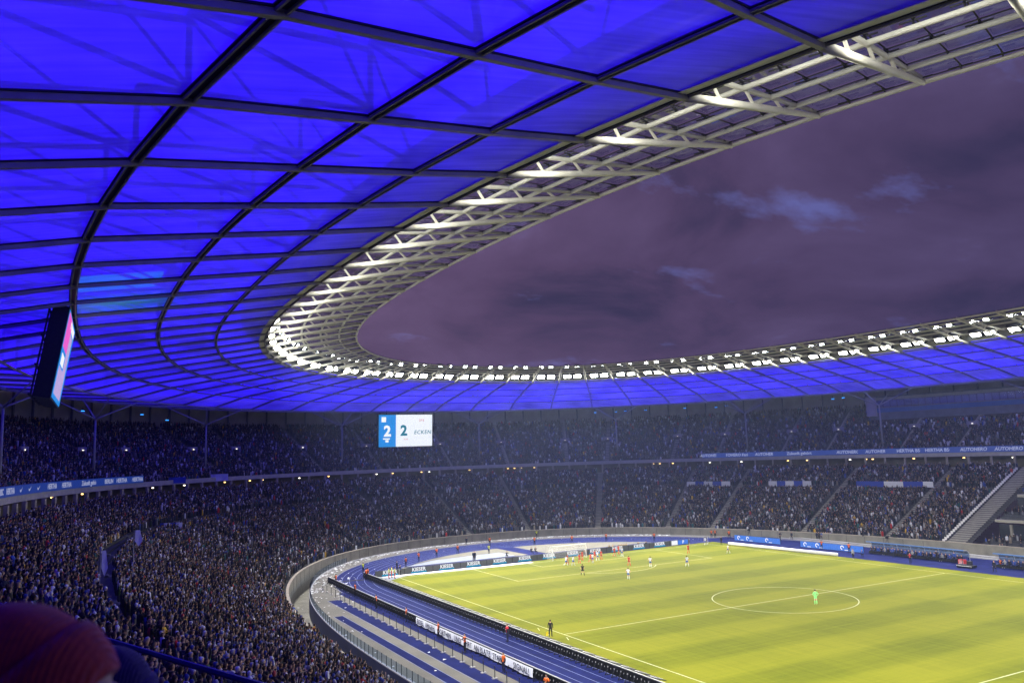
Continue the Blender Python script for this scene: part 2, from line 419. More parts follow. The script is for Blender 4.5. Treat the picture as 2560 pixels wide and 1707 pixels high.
# stand stations
NS = 420
SB, _ = arc_sample(sup_pts(75, 111.5, 2.3), NS)
SN = sup_normal(SB, 75, 111.5, 2.3)
_ringcache = {}
def stand_ring(A):
    k = round(A, 3)
    if k not in _ringcache: _ringcache[k] = meet(SB, SN, A, A + 36.5, 2.3)
    return _ringcache[k]
def sweep(rows, closed=True, sel=None):
    """rows: list of (ring xy array, z); returns MB with quads between consecutive rows"""
    mb = MB(); n = len(rows[0][0]); vs = []
    for P, z in rows: vs += [(p[0], p[1], z) for p in P]
    fs = []
    idx = range(n) if closed else range(n - 1)
    for r in range(len(rows) - 1):
        for i in idx:
            j = (i + 1) % n
            if sel is not None and not sel[i]: continue
            fs.append((r * n + i, r * n + j, (r + 1) * n + j, (r + 1) * n + i))
    return mb.add(vs, fs)
M_RING = (55.3, 92.6, 2.42); W_RING = (58.9, 95.6, 2.3)
PM = meet(SB, SN, *M_RING); PW = meet(SB, SN, *W_RING)
def densify(P): return P

# ------------------------------------------------------------------ the setting: ground, pitch, track
g = MB().box((0, 0, -4.6), (900, 900, 0.6)).build('ground', M_APRON); tag(g, 'dark ground around and below the stadium bowl', 'ground', kind='structure')
ap = MB().poly([(p[0], p[1]) for p in PM[::2]], 0.0).build('apron', M_APRON); tag(ap, 'grey concrete apron round the track', 'apron', kind='structure')
edge = sweep([(PM, -2.4), (PM, 0.0)]); edge.build('moat_wall', M_NAVY, ap)
PMi = PM - SN * 0.28
sweep([(PM, 0.0), (PM, 0.10), (PMi, 0.10), (PMi, 0.0)]).build('kerb', M_GREY, ap)
mf = sweep([(PM, -2.4), (PW, -2.4)]).build('moat_floor', M_CONC); tag(mf, 'concrete moat floor between apron and stand', 'floor', kind='structure')

def stadium_line(r, hl=42.2, n=40, z=0.004):
    pts = []
    for k in range(n + 1): a = math.pi * k / n; pts.append((r * math.cos(a), hl + r * math.sin(a)))
    for k in range(n + 1): a = math.pi + math.pi * k / n; pts.append((r * math.cos(a), -hl + r * math.sin(a)))
    return pts
def ring_band(r0, r1, z):
    a = stadium_line(r0); b = stadium_line(r1); n = len(a); mb = MB()
    return mb.add([(*p, z) for p in a] + [(*p, z) for p in b], [(i, (i + 1) % n, n + (i + 1) % n, n + i) for i in range(n)])
tr = ring_band(36.4, 46.3, 0.004).build('running_track', M_TRACK); tag(tr, 'blue running track bending round the pitch', 'track', kind='structure')
for k in range(9):
    r_ = 36.5 + 1.22 * k
    if r_ > 46.3: break
    ring_band(r_ - 0.035, r_ + 0.035, 0.008).build('lane_line', M_TLINE, tr)
MB().box((-41.3, 54.6, 0.05), (3.5, 0.14, 0.08), -0.28).build('start_bar', M_BEIGE, tr)
# infield ends
def dzone(x0, x1, y0, z, m, name, parent=None):
    pts = [(x0, y0), (x1, y0)]
    xs = np.linspace(x1, x0, 14)
    for x in xs:
        if abs(x) < 35.6: pts.append((x, 42.2 + math.sqrt(35.6 ** 2 - x * x)))
    return MB().poly(pts, z).build(name, m, parent)
for sgn in (1,):
    inf = MB().poly([(-36.4, 42.2)] + [(36.4 * math.cos(a), 42.2 + 36.4 * math.sin(a)) for a in np.linspace(math.pi, 0, 40)] + [(36.4, -60), (-36.4, -60)], 0.012).build('infield', M_TRACK)
    tag(inf, 'blue infield surface inside the running track', 'infield', kind='structure')
dzone(-29.5, -2.7, 63.6, 0.016, M_BEIGE, 'run_up_area', inf); dzone(1.3, 28.5, 63.6, 0.016, M_BEIGE, 'run_up_area', inf)
# the far strip beside the pitch where the team benches stand, and the near straights
st = MB()
st.box((44.8, 0, 0.014), (14.4, 120, 0.010)); tag(st.build('bench_strip', M_TRACK), 'blue strip in front of the team benches', 'strip', kind='structure')
for nm, x0, x1, y0, y1 in (('blue_lane', -47.0, -46.2, -70, 44.0), ('blue_lane', -49.95, -48.28, -70, 38.4), ('blue_lane', -52.5, -51.45, -70, 26.3)):
    MB().box(((x0 + x1) / 2, (y0 + y1) / 2, 0.006), (x1 - x0, y1 - y0, 0.012)).build(nm, M_TRACK, ap)
for x0, y1 in ((-50.05, 38.6), (-51.40, 26.6), (-52.58, 26.6)):
    MB().box((x0, (y1 - 70) / 2, 0.010), (0.06, y1 + 70, 0.012)).build('lane_edge', M_TLINE, ap)
# pitch
pt = MB()
nx, ny = 12, 18
xs = np.linspace(-36.9, 37.6, nx + 1); ys = np.linspace(-56.0, 54.9, ny + 1)
pt.add([(x, y, 0.030) for y in ys for x in xs], [(j * (nx + 1) + i, j * (nx + 1) + i + 1, (j + 1) * (nx + 1) + i + 1, (j + 1) * (nx + 1) + i) for j in range(ny) for i in range(nx)])
pitch = pt.build('pitch', M_GRASS); tag(pitch, 'floodlit football pitch with mown bands', 'pitch', kind='structure')
LZ = 0.036
def seg(x0, y0, x1, y1, w=0.13, name='pitch_line'):
    d = Vector((x1 - x0, y1 - y0, 0)).normalized(); n_ = Vector((-d.y, d.x, 0)) * w / 2
    a = Vector((x0, y0, LZ)); b = Vector((x1, y1, LZ))
    return MB().quad(a - n_, b - n_, b + n_, a + n_).build(name, M_LINE, pitch)
def arc(cx, cy_, r, a0, a1, w=0.13, n=48, name='pitch_line'):
    mb = MB(); vs = []
    for k in range(n + 1):
        a = a0 + (a1 - a0) * k / n
        vs += [(cx + (r - w / 2) * math.cos(a), cy_ + (r - w / 2) * math.sin(a), LZ), (cx + (r + w / 2) * math.cos(a), cy_ + (r + w / 2) * math.sin(a), LZ)]
    mb.add(vs, [(2 * k, 2 * k + 1, 2 * k + 3, 2 * k + 2) for k in range(n)])
    return mb.build(name, M_LINE, pitch)
seg(-34, -52.5, -34, 52.5, name='touchline'); seg(34, -52.5, 34, 52.5, name='touchline')
seg(-34, 52.56, 34, 52.56, name='goal_line'); seg(-34, -52.56, 34, -52.56, name='goal_line')
LZ = 0.039
seg(-33.9, 0, 33.9, 0, name='halfway_line'); arc(0, 0, 9.15, 0, 2 * math.pi, 0.13, 72, 'centre_circle')
for s in (1, -1):
    seg(-20.16, s * 36, 20.16, s * 36, name='penalty_area_line'); LZ = 0.042
    for x in (-20.16, 20.16): seg(x, s * 52.4, x, s * 35.94, name='penalty_area_line')
    seg(-9.16, s * 47, 9.16, s * 47, name='goal_area_line')
    LZ = 0.045
    for x in (-9.16, 9.16): seg(x, s * 52.4, x, s * 46.94, name='goal_area_line')
    a = math.acos(5.5 / 9.15); b = -s * math.pi / 2
    arc(0, s * 41.5, 9.15, b - a, b + a, 0.13, 24, 'penalty_arc'); LZ = 0.039
for y0, y1, x in ((3.3, 4.6, -35.2), (0.4, 1.8, -35.6), (-2.6, -1.4, -35.0)): seg(x, y0, x + 0.5, y1, 0.10, 'technical_mark')
# white goal-line carpet behind the pitch edge and the strip of bright green turf
MB().poly([(-36.9, 55.05), (-31.6, 55.5), (-7.6, 54.3), (-7.6, 53.0), (-14, 52.85), (-31, 53.9), (-34.5, 54.2)], 0.052).build('goal_line_carpet', M_WHITE, pitch)
MB().poly([(-37.0, 50.0), (-32.0, 53.9), (-34, 55.0), (-37.0, 55.2)], 0.048).build('corner_mat', M_TARP, pitch)

# ------------------------------------------------------------------ lower stand
ls = thing('lower_stand', 'lower stand sweeping round the track, packed with spectators', 'stand')
NL = 42
LA = [59.6 + 0.725 * i for i in range(NL)]; LZr = [0.9 + 0.31 * i for i in range(NL)]
rows = [(PW + SN * 0.30, 0.9)]
for i in range(NL):
    rows.append((stand_ring(LA[i]), LZr[i])) if i == 0 else rows.append((stand_ring(LA[i]), LZr[i]))
    rows.append((stand_ring(LA[i] + 0.725), LZr[i]))
    if i < NL - 1: rows.append((stand_ring(LA[i] + 0.725), LZr[i + 1]))
rr = [(PW + SN * 0.30, LZr[0])]
for i in range(NL):
    rr.append((stand_ring(LA[i] + 0.725), LZr[i]))
    if i < NL - 1: rr.append((stand_ring(LA[i] + 0.725), LZr[i + 1]))
rr.append((stand_ring(98.0), LZr[-1]))
VIPSEL = [not (stand_ring(62)[i][0] > 0 and -34 < stand_ring(62)[i][1] < 11.6) for i in range(NS)]
sweep(rr, sel=VIPSEL).build('terrace', M_CONCD, ls)
PW2 = PW + SN * 0.30
wallm = sweep([(PW, -2.4), (PW, 1.40), (PW2, 1.40), (PW2, 0.80)]); wallm.build('front_wall', M_CONC, ls)
sweep([(PW - SN * 0.06, 1.40), (PW - SN * 0.06, 1.50), (PW2 + SN * 0.05, 1.50), (PW2 + SN * 0.05, 1.40)]).build('wall_coping', mat('coping', (0.36, 0.32, 0.25), 0.8, 0.1, 1), ls)
sweep([(stand_ring(98.0), LZr[-1]), (stand_ring(98.0), 16.2)]).build('concourse_wall', M_CONCO, ls)
# joints of the front wall
for i in range(0, NS, 3):
    p = PW[i] - SN[i] * 0.005; u_, v_, zc = project(np.array([p[0], p[1], 0.5]))
    if zc > 0 and -50 < u_ < 2600 and 0 < v_ < 1750 and p[1] > 20:
        MB().box((p[0], p[1], 0.35), (0.05, 0.02, 2.0), math.atan2(SN[i][1], SN[i][0]) + math.pi / 2).build('wall_joint', M_DARK, ls)

# aisles: station positions along the ring
def station_at(x, y):
    d = SB + 0; w_ = np.array([x, y])
    # station whose normal line passes nearest the point
    best, bi = 1e9, 0
    for i in range(NS):
        r_ = w_ - SB[i]; o = r_ @ SN[i]
        if abs(o) > 60: continue
        dd = np.hypot(*(r_ - SN[i] * o))
        if dd < best: best, bi = dd, i
    return bi
AIS_L = [station_at(sx * x, y) for sx in (1, -1) for x, y in ((42.6, 75.7), (49.0, 66.4), (57.0, 46.6), (61.0, 29.3))]
AIS_L += [station_at(x, y) for x, y in ((-62, -4), (-62, -24), (-60, -44), (-61.5, 12.5), (0, 95), (15, 94), (-15, 94), (30, 88), (-30, 88))]
AIS_U = [station_at(x, y) for x, y in ((47.8, 129.7), (59.6, 122.7), (73.5, 108.6), (81.8, 97.5), (90.7, 80.0), (95.9, 67.4), (100.5, 49.1), (102.9, 36.3), (104, 20),
         (30, 138), (12, 142), (-12, 142), (-30, 138), (-47.8, 129.7), (-59.6, 122.7), (-73.5, 108.6), (-81.8, 97.5), (-90.7, 80.0), (-95.9, 67.4), (-100.5, 49.1), (-102.9, 36.3), (-104, 20), (-104, 3))]
def stair(parent, idx, A0, dA, nrow, z0, dz, hw, name='stairway', m=M_STAIR):
    mb = MB(); b = SB[idx]; n_ = SN[idx]; t_ = np.array([-n_[1], n_[0]])
    for i in range(nrow * 2):
        A = A0 + dA * i / 2; k = meet(b[None], n_[None], A, A + 36.5, 2.3)[0]; k2 = meet(b[None], n_[None], A + dA / 2, A + dA / 2 + 36.5, 2.3)[0]
        z = z0 + dz * i / 2 + 0.03
        a0, a1 = k - t_ * hw, k + t_ * hw; b0, b1 = k2 - t_ * hw, k2 + t_ * hw
        zl = z - dz / 2 - 0.1
        mb.add([(*a0, z), (*a1, z), (*b1, z), (*b0, z), (*a0, zl), (*a1, zl)], [(0, 1, 2, 3), (4, 5, 1, 0)])
    return mb.build(name, m, parent)
for i in AIS_L: stair(ls, i, 59.6, 0.725, NL, LZr[0], 0.31, 0.72, m=M_STAIR if SB[i][0] > -20 else mat('dark_stair', (0.10, 0.10, 0.10), 0.9, 0.2, 1.2))  # left-hand aisles take a darker stair tone
# wide flight of steps right of the main block with a row of white seats beside it
wst = station_at(62, 15.0)
stair(ls, wst, 59.6, 0.725, 42, LZr[0] + 0.02, 0.31, 1.7, 'wide_stairway')
se = MB(); b = SB[wst]; n_ = SN[wst]; t_ = np.array([-n_[1], n_[0]])
for i in range(NL - 2):
    k = meet(b[None], n_[None], LA[i] + .35, LA[i] + 36.85, 2.3)[0] + t_ * 2.1
    seat = MB().box((k[0], k[1], LZr[i] + 0.36), (0.40, 0.46, 0.08)).box((k[0] + 0.2, k[1], LZr[i] + 0.62), (0.07, 0.46, 0.45))
    seat.build('white_seat', M_WHITE, ls)

# ------------------------------------------------------------------ upper stand
us = thing('upper_stand', 'upper stand above the concourse, in blue dusk under the roof', 'stand')
NU = 28
UA = [93.0 + 0.8 * i for i in range(NU)]; UZ = [16.5 + 0.464 * i for i in range(NU)]
rr = [(stand_ring(92.3), UZ[0])]
for i in range(NU):
    rr.append((stand_ring(UA[i] + 0.8), UZ[i]))
    if i < NU - 1: rr.append((stand_ring(UA[i] + 0.8), UZ[i + 1]))
rr.append((stand_ring(116.4), UZ[-1]))
sweep(rr).build('terrace', M_CONCD, us)
sweep([(stand_ring(99.0), 16.12), (stand_ring(92.0), 16.12), (stand_ring(92.0), 17.02), (stand_ring(92.3), 17.02), (stand_ring(92.3), UZ[0])]).build('front_slab', M_SLAB, us)
RAIL_A = 92.15
rp = stand_ring(RAIL_A)
MB().tube([(p[0], p[1], 18.26) for p in rp], 0.03, 6, closed=True).build('front_rail', mat('blue_rail', (0.02, 0.022, 0.11), 0.4, 0.1, 3), us)
pm = MB()
for i in range(0, NS, 2): pm.box((rp[i][0], rp[i][1], 17.62), (0.05, 0.05, 1.24), 0)
tag(pm.build('rail_posts', M_DARK, us), kind='stuff')
sweep([(stand_ring(116.4), UZ[-1]), (stand_ring(116.4), 36.0)]).build('attic_wall', M_BACKW, us)
RP, _ = arc_sample(stand_ring(115.8), 150)
for p in RP:
    u_, v_, zc = project(np.array([p[0], p[1], 32]))
    if zc > 0 and -60 < u_ < 2620 and 0 < v_ < 1300:
        MB().box((p[0], p[1], 32.2), (0.35, 0.35, 5.6), math.atan2(p[1], p[0])).build('attic_post', mat('attic_post', (0.10, 0.10, 0.16), 0.7, 0.1, 1), us)
# pillars of the concourse
RPi, _ = arc_sample(stand_ring(91.2), 150, 0.3)
for p in RPi:
    u_, v_, zc = project(np.array([p[0], p[1], 15]))
    if zc > 0 and -60 < u_ < 2620 and 0 < v_ < 1400:
        MB().box((p[0], p[1], 14.85), (0.5, 0.42, 2.55), math.atan2(p[1], p[0])).build('pillar', mat('pillar_stone', (0.30, 0.27, 0.21), 0.9, 0.2, 1.5), us)
# entrances in the upper tier
for i in AIS_U:
    stair(us, i, 93.0, 0.8, NU, UZ[0], 0.464, 0.55)
    k = stand_ring(104.6)[i]; a = math.atan2(SN[i][1], SN[i][0])
    mb = MB().box((k[0], k[1], 22.75), (1.6, 2.8, 2.6), a)
    v = mb.build('entrance', mat('entrance_wall', (0.20, 0.19, 0.24), 0.9, 0.1, 1), us)
    ki = k - SN[i] * 0.82
    MB().box((ki[0], ki[1], 22.35), (0.05, 1.7, 1.7), a).build('doorway', M_DARK, v)
    ki = k - SN[i] * 0.95
    MB().box((ki[0], ki[1], 23.45), (0.16, 0.34, 0.14), a).build('lamp', emit('entrance_lamp', (1.0, 0.93, 0.75), 2.5), v)

# warm and cool lamps under the concourse ceiling
cp = stand_ring(95.0)
for k_, (u, wm) in enumerate(((445, 0), (560, 1), (620, 1), (660, 1), (735, 0), (826, 1), (930, 0), (975, 1), (1050, 1), (1060, 0), (1176, 1), (1262, 1), (1278, 1), (1310, 1), (1330, 1), (1640, 1), (1658, 1), (1690, 1), (1780, 0), (1852, 0), (1972, 1), (2022, 1), (2140, 0), (2172, 1), (2186, 1), (2290, 1), (2404, 1), (2545, 0), (350, 0), (200, 1), (120, 1))):
    # lamp where the concourse ceiling is seen at this column of the picture
    uu, vv, zc = project(np.column_stack([cp, np.full(len(cp), 15.6)]))
    d_ = np.abs(uu - u) + np.where(zc < 60, 1e6, 0); i = int(np.argmin(d_))
    t = np.array([cp[i][0], cp[i][1]]) - SN[i] * (2.2 if not wm else 0.6)
    la = MB().box((t[0], t[1], 15.75), (0.34, 0.34, 0.20)); lo_ = la.build('concourse_lamp', M_WARM if wm else M_COOL)
    MB().box((t[0], t[1], 16.0), (0.2, 0.2, 0.25)).build('lamp_bracket', M_DARK, lo_)
    tag(lo_, ('warm yellow' if wm else 'white') + ' lamp glowing below the concourse ceiling between the stands', 'lamp', 'lamps in the concourse')

# ------------------------------------------------------------------ roof
RINGS = {'A': (48.3, 88.0, 2.29, 40.2), 'B': (62.0, 97.0, 2.43, 37.5), 'C': (68.6, 106.3, 2.36, 36.4), 'D': (75.4, 113.0, 2.36, 35.37),
         'E': (83.3, 121.5, 2.35, 34.15), 'F': (91.5, 128.5, 2.3, 32.36), 'G': (103.0, 140.0, 2.3, 33.0)}
NR = 76
phase = 0.0
_P = sup_pts(62.0, 97.0, 2.43)
best = None
for ph in np.linspace(0, 1, 50, endpoint=False):
    Q, LB = arc_sample(_P, NR, ph); left = Q[Q[:, 0] < -50]
    err = sum(np.min(np.abs(left[:, 1] - y)) for y in (-44.3, -37.7, -30.3, -22.8, -16.0))
    if best is None or err < best[0]: best = (err, ph)
RB, LB = arc_sample(_P, NR, best[1])
RNn = sup_normal(RB, 62.0, 97.0, 2.43); RNn[:, 1] *= 0.85; RNn /= np.hypot(*RNn.T)[:, None]
R = {k: np.column_stack([meet(RB, RNn, *v[:3]), np.full(NR, v[3])]) for k, v in RINGS.items()}
R['B'] = np.column_stack([RB, np.full(NR, 37.5)])
roof = thing('stadium_roof', 'ring roof of blue lit membrane with a glass and steel inner edge', 'roof')
def v3(k, i, dz=0.0): p = R[k][i % NR]; return Vector((p[0], p[1], p[2] + dz))
def seen(P, pad=120):
    u_, v_, zc = project(np.asarray(P, float)); return zc > 0.5 and -pad < u_ < 2560 + pad and -pad < v_ < 1707 + pad
KEYS = 'BCDEFG'
panel_rest = MB(); npan = 0
def panel_geo(mb, k0, k1, i):
    g0 = 0.16
    a, b_, c, d = v3(k0, i), v3(k0, i + 1), v3(k1, i + 1), v3(k1, i)
    n = 4; vs = []
    for jj in range(n + 1):
        for ii in range(n + 1):
            s_ = 0.012 + 0.976 * ii / n; t_ = 0.015 + 0.97 * jj / n
            p = a.lerp(b_, s_).lerp(d.lerp(c, s_), t_)
            p.z += 0.14 + 0.12 * math.sin(math.pi * s_) * (0.6 + 0.4 * math.sin(math.pi * t_))
            vs.append(p)
    mb.add(vs, [(j * (n + 1) + i_, j * (n + 1) + i_ + 1, (j + 1) * (n + 1) + i_ + 1, (j + 1) * (n + 1) + i_) for j in range(n) for i_ in range(n)])
for ki in range(5):
    for i in range(NR):
        vis = any(seen((v3(KEYS[ki], i + q) * w_ + v3(KEYS[ki + 1], i + q) * (1 - w_))) for q in (0, 1) for w_ in (0, 0.5, 1)) if True else True
        if vis and npan < 300:
            mb = MB(); panel_geo(mb, KEYS[ki], KEYS[ki + 1], i); o = mb.build('membrane_panel', M_MEMB, roof, smooth=True); npan += 1
        else: panel_geo(panel_rest, KEYS[ki], KEYS[ki + 1], i)
tag(panel_rest.build('membrane_panels', M_MEMB, roof, smooth=True), kind='stuff')
# lit upper skin (the lamps between the two membranes make it glow); it stops short of the inner fascia
UPZ = {'Bi': 2.6, 'C': 3.6, 'D': 4.2, 'E': 4.4, 'F': 4.2, 'G': 2.4}
sk = MB(); n = NR
seq = []
Bi = [v3('B', i).lerp(v3('C', i), 0.52) for i in range(NR)]
seq.append([p + Vector((0, 0, 3.6)) for p in Bi])
for k in 'CDEFG': seq.append([v3(k, i, UPZ[k]) for i in range(NR)])
vs = [p for r_ in seq for p in r_]
sk.add(vs, [(r_ * n + i, r_ * n + (i + 1) % n, (r_ + 1) * n + (i + 1) % n, (r_ + 1) * n + i) for r_ in range(5) for i in range(n)])
sk.build('lit_upper_membrane', M_SKIN_LIT, roof)
oc = MB()
t0 = [v3('B', i, 3.9) for i in range(NR)]; t1 = [p + Vector((0, 0, 0.3)) for p in seq[0]]; lay = [t0, t1] + [[p + Vector((0, 0, 0.35)) for p in s_] for s_ in seq[1:]]
vs = [p for r_ in lay for p in r_]
oc.add(vs, [(r_ * n + i, r_ * n + (i + 1) % n, (r_ + 1) * n + (i + 1) % n, (r_ + 1) * n + i) for r_ in range(6) for i in range(n)])
oc.build('top_membrane', mat('top_membrane', (0.5, 0.5, 0.48), 0.7, 0.05, 1), roof)
# ring joints between the membrane fields: flat dark strips with two slim tubes below
for k, w_, in (('B', 0.34), ('C', 0.40), ('D', 0.50), ('E', 0.62)):
    mb = MB()
    for i in range(NR): mb.beam(v3(k, i, 0.06), v3(k, i + 1, 0.06), w_, 0.06)
    rbm = mb.build('ring_beam', M_DARK, roof)
    mb = MB()
    for sg in ((-0.3, 0.3) if k != 'B' else (0.0,)):
        pts = [v3(k, i, -0.06) + Vector((RNn[i][0], RNn[i][1], 0)) * (w_ * sg) for i in range(NR)]
        mb.tube(pts, 0.075, 6, closed=True)
    mb.build('ring_rail', M_RIB, rbm)
MB().tube([v3('F', i, -0.1) for i in range(NR)], 0.16, 6, closed=True).build('ring_tube', M_RIB, roof)
mb = MB()
for i in range(NR): mb.beam(v3('G', i, 0.2), v3('G', i + 1, 0.2), 0.4, 1.0)
mb.build('edge_beam', M_FASC, roof)
mb = MB()
Hh = [v3('G', i) + Vector((RNn[i][0], RNn[i][1], 0)) * 13.2 + Vector((0, 0, 1.9)) for i in range(NR)]
mb.add([v3('G', i, 0.5) for i in range(NR)] + Hh, [(i, (i + 1) % n, n + (i + 1) % n, n + i) for i in range(n)])
mb.build('outer_soffit', mat('soffit', (0.16, 0.15, 0.19), 0.8, 0.1, 1), roof)
mb = MB()
for i in range(NR):
    a, b_ = v3('B', i, 0.05), v3('B', i + 1, 0.05); c_ = v3('B', i + 1, 0.05).lerp(v3('C', i + 1, 0.05), 0.13); d_ = v3('B', i, 0.05).lerp(v3('C', i, 0.05), 0.13)
    mb.quad(a, b_, c_, d_)
mb.build('spill_strip', mat('spill_cream', (0.72, 0.70, 0.58), 0.7, 0.08, 0.8), roof)  # pale strip added along the membrane edge, its colour standing in for floodlight spill
# one bay near the left board is lit teal by a coloured lamp between the membranes
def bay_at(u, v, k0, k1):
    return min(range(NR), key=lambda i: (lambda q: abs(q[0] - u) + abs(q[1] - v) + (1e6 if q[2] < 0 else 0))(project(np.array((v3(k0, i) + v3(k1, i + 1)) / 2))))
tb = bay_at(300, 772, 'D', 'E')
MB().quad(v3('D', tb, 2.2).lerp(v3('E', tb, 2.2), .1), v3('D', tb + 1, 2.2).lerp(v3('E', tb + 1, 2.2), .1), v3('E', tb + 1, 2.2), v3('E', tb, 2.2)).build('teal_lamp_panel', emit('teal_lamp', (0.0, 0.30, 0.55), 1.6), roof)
# inner fascia that carries the lamps
mb = MB()
for i in range(NR):
    a, b_ = v3('B', i, 0.2), v3('B', i + 1, 0.2)
    mb.quad(a, b_, b_ + Vector((0, 0, 3.5)), a + Vector((0, 0, 3.5)))
mb.build('inner_fascia', M_FASC, roof)
# ribs: beam under the membrane, lower chord tube, upper chord and struts over the glass edge
AU = 41.15
def upch(i, f):
    """upper chord of the cantilever truss at fraction f from the membrane edge (0) to the inner rim (1)"""
    p = v3('B', i).lerp(v3('A', i), f); p.z = 38.9 + 1.5 * f; return p
for i in range(NR):
    if not any(seen(v3(k, i), 250) for k in 'ABCDEFG'): continue
    mb = MB()
    for a, b_ in zip('BCDEF', 'CDEFG'): mb.beam(v3(a, i, -0.10), v3(b_, i, -0.08), 0.25, 0.26)
    rib = mb.build('rib', M_RIB, roof)
    mb = MB()
    for a, b_ in zip('BCDEF', 'CDEFG'): mb.beam(v3(a, i, 0.09), v3(b_, i, 0.09), 0.36, 0.07)
    mb.build('clamp_strip', M_DARK, rib)
    MB().tube([v3('B', i, -0.05), v3('B', i, -0.05).lerp(v3('A', i, 0.0), 0.5), v3('A', i, 0.0)], [0.24, 0.22, 0.15], 8).build('lower_chord', M_STEEL, rib, smooth=True)
    MB().tube([upch(i, 0.0), upch(i, 0.5), v3('A', i, 0.25)], [0.15, 0.15, 0.12], 7).build('upper_chord', M_STEEL, rib, smooth=True)
    for f in (0.22, 0.46, 0.68):
        lo_ = v3('B', i).lerp(v3('A', i), f)
        MB().tube([lo_, upch(i, f - 0.06)], 0.10, 6).build('strut', M_STEEL, rib)
    # truss diagonals inside the roof, seen as shadows through the membrane
    mb = MB()
    for a, b_ in zip('CDE', 'DEF'):
        mb.tube([v3(a, i, 0.5), v3(b_, i, 3.6)], 0.14, 5); mb.tube([v3(b_, i, 0.5), v3(b_, i, 3.6)], 0.14, 5)
        mb.tube([v3(a, i, 3.3), v3(b_, i, 3.7)], 0.16, 5)
        mb.tube([v3(a, i, 0.6), v3(b_, i + 1, 3.4)], 0.09, 5)
    mb.build('inner_truss', M_DARK, rib)
for f, r_ in ((0.10, 0.12), (0.38, 0.15), (0.59, 0.15), (0.80, 0.15)):
    MB().tube([upch(i, f) for i in range(NR)], r_, 7, closed=True).build('purlin_tube', M_STEEL, roof, smooth=True)
MB().tube([v3('A', i, 0.05) for i in range(NR)], 0.14, 7, closed=True).build('rim_tube', M_STEEL, roof, smooth=True)
# glass panes with dark frames on brackets
fr = [0.02, 0.38, 0.59, 0.80, 1.0]; glass_rest = MB(); ngl = 0; br = MB(); frm = MB()
def gpt(i, s_, f):
    a = upch(i, f).lerp(upch((i + 1) % NR, f), s_); a.z += 0.95 - 0.80 * f; return a
for i in range(NR):
    near = seen(v3('A', i), 200) or seen(v3('B', i), 200)
    for h_ in range(3):
        s0, s1 = h_ / 3 + 0.012, (h_ + 1) / 3 - 0.012
        for q in range(4):
            f0, f1 = fr[q] + 0.012, fr[q + 1] - 0.012
            pts = [gpt(i, s0, f0), gpt(i, s1, f0), gpt(i, s1, f1), gpt(i, s0, f1)]
            dist = (pts[0] - Vector(CAM.tolist())).length
            if near and dist < 118 and ngl < 300: MB().quad(*pts).build('glass_pane', M_GLASS, roof); ngl += 1
            else: glass_rest.quad(*pts)
        for q in range(4):
            f = fr[q + 1] if q < 3 else 0.97
            base = upch(i, min(f, 0.97)).lerp(upch((i + 1) % NR, min(f, 0.97)), (h_ + 0.5) / 3 + 1 / 6)
            top = base + Vector((0, 0, 0.72 - 0.62 * f))
            if near:
                br.beam(base, top, 0.07, 0.07)
                for ax in ((0.55, 0.25), (-0.25, 0.55)):
                    dv = Vector((ax[0], ax[1], 0)); br.beam(top - dv - Vector((0, 0, .12)), top + dv - Vector((0, 0, .12)), 0.07, 0.07)
    if near:
        for s_ in (0, 1 / 3, 2 / 3): frm.beam(gpt(i, s_, 0.02) - Vector((0, 0, .05)), gpt(i, s_, 1.0) - Vector((0, 0, .05)), 0.07, 0.05)
        for f in fr: frm.beam(gpt(i, 0, f) - Vector((0, 0, .06)), gpt(i, 1, f) - Vector((0, 0, .06)), 0.06, 0.05)
tag(glass_rest.build('glass_panes', M_GLASS, roof), kind='stuff')
tag(br.build('glass_brackets', M_DARK, roof), kind='stuff')
tag(frm.build('glass_frame', M_DARK, roof), kind='stuff')

# floodlights on the inner fascia: two rows, two lamps in each bay
def lamp_mesh(w_, h_, cells):
    hs = MB(); hs.box((0, 0.30, 0), (w_ + 0.16, 0.5, h_ + 0.16))
    hs.box((0, 0.62, 0.0), (0.1, 0.25, 0.5))
    ln = MB(); cw, ch = w_ / cells, h_ / 2 if cells > 1 else h_
    ry = 2 if cells > 1 else 1
    for a in range(cells):
        for b_ in range(ry):
            x = -w_ / 2 + cw * (a + 0.5); z = -h_ / 2 + ch * (b_ + 0.5)
            ww, hh = cw * 0.42, ch * 0.40
            ln.quad((x - ww, -0.0, z - hh), (x + ww, -0.0, z - hh), (x + ww, -0.0, z + hh), (x - ww, -0.0, z + hh))
    return hs.mesh('lamp_housing', M_BLACK), ln.mesh('lamp_lens', M_LENS)
BEAM = bpy.data.lights.new('beam', 'AREA'); BEAM.shape = 'RECTANGLE'; BEAM.size = 1.5; BEAM.size_y = 0.92
BEAM.energy = BEAM_W; BEAM.spread = BEAM_SPREAD; BEAM.color = (1.0, 0.985, 0.88)
LOW = lamp_mesh(2.1, 1.25, 1); UPL = lamp_mesh(1.05, 0.7, 2)
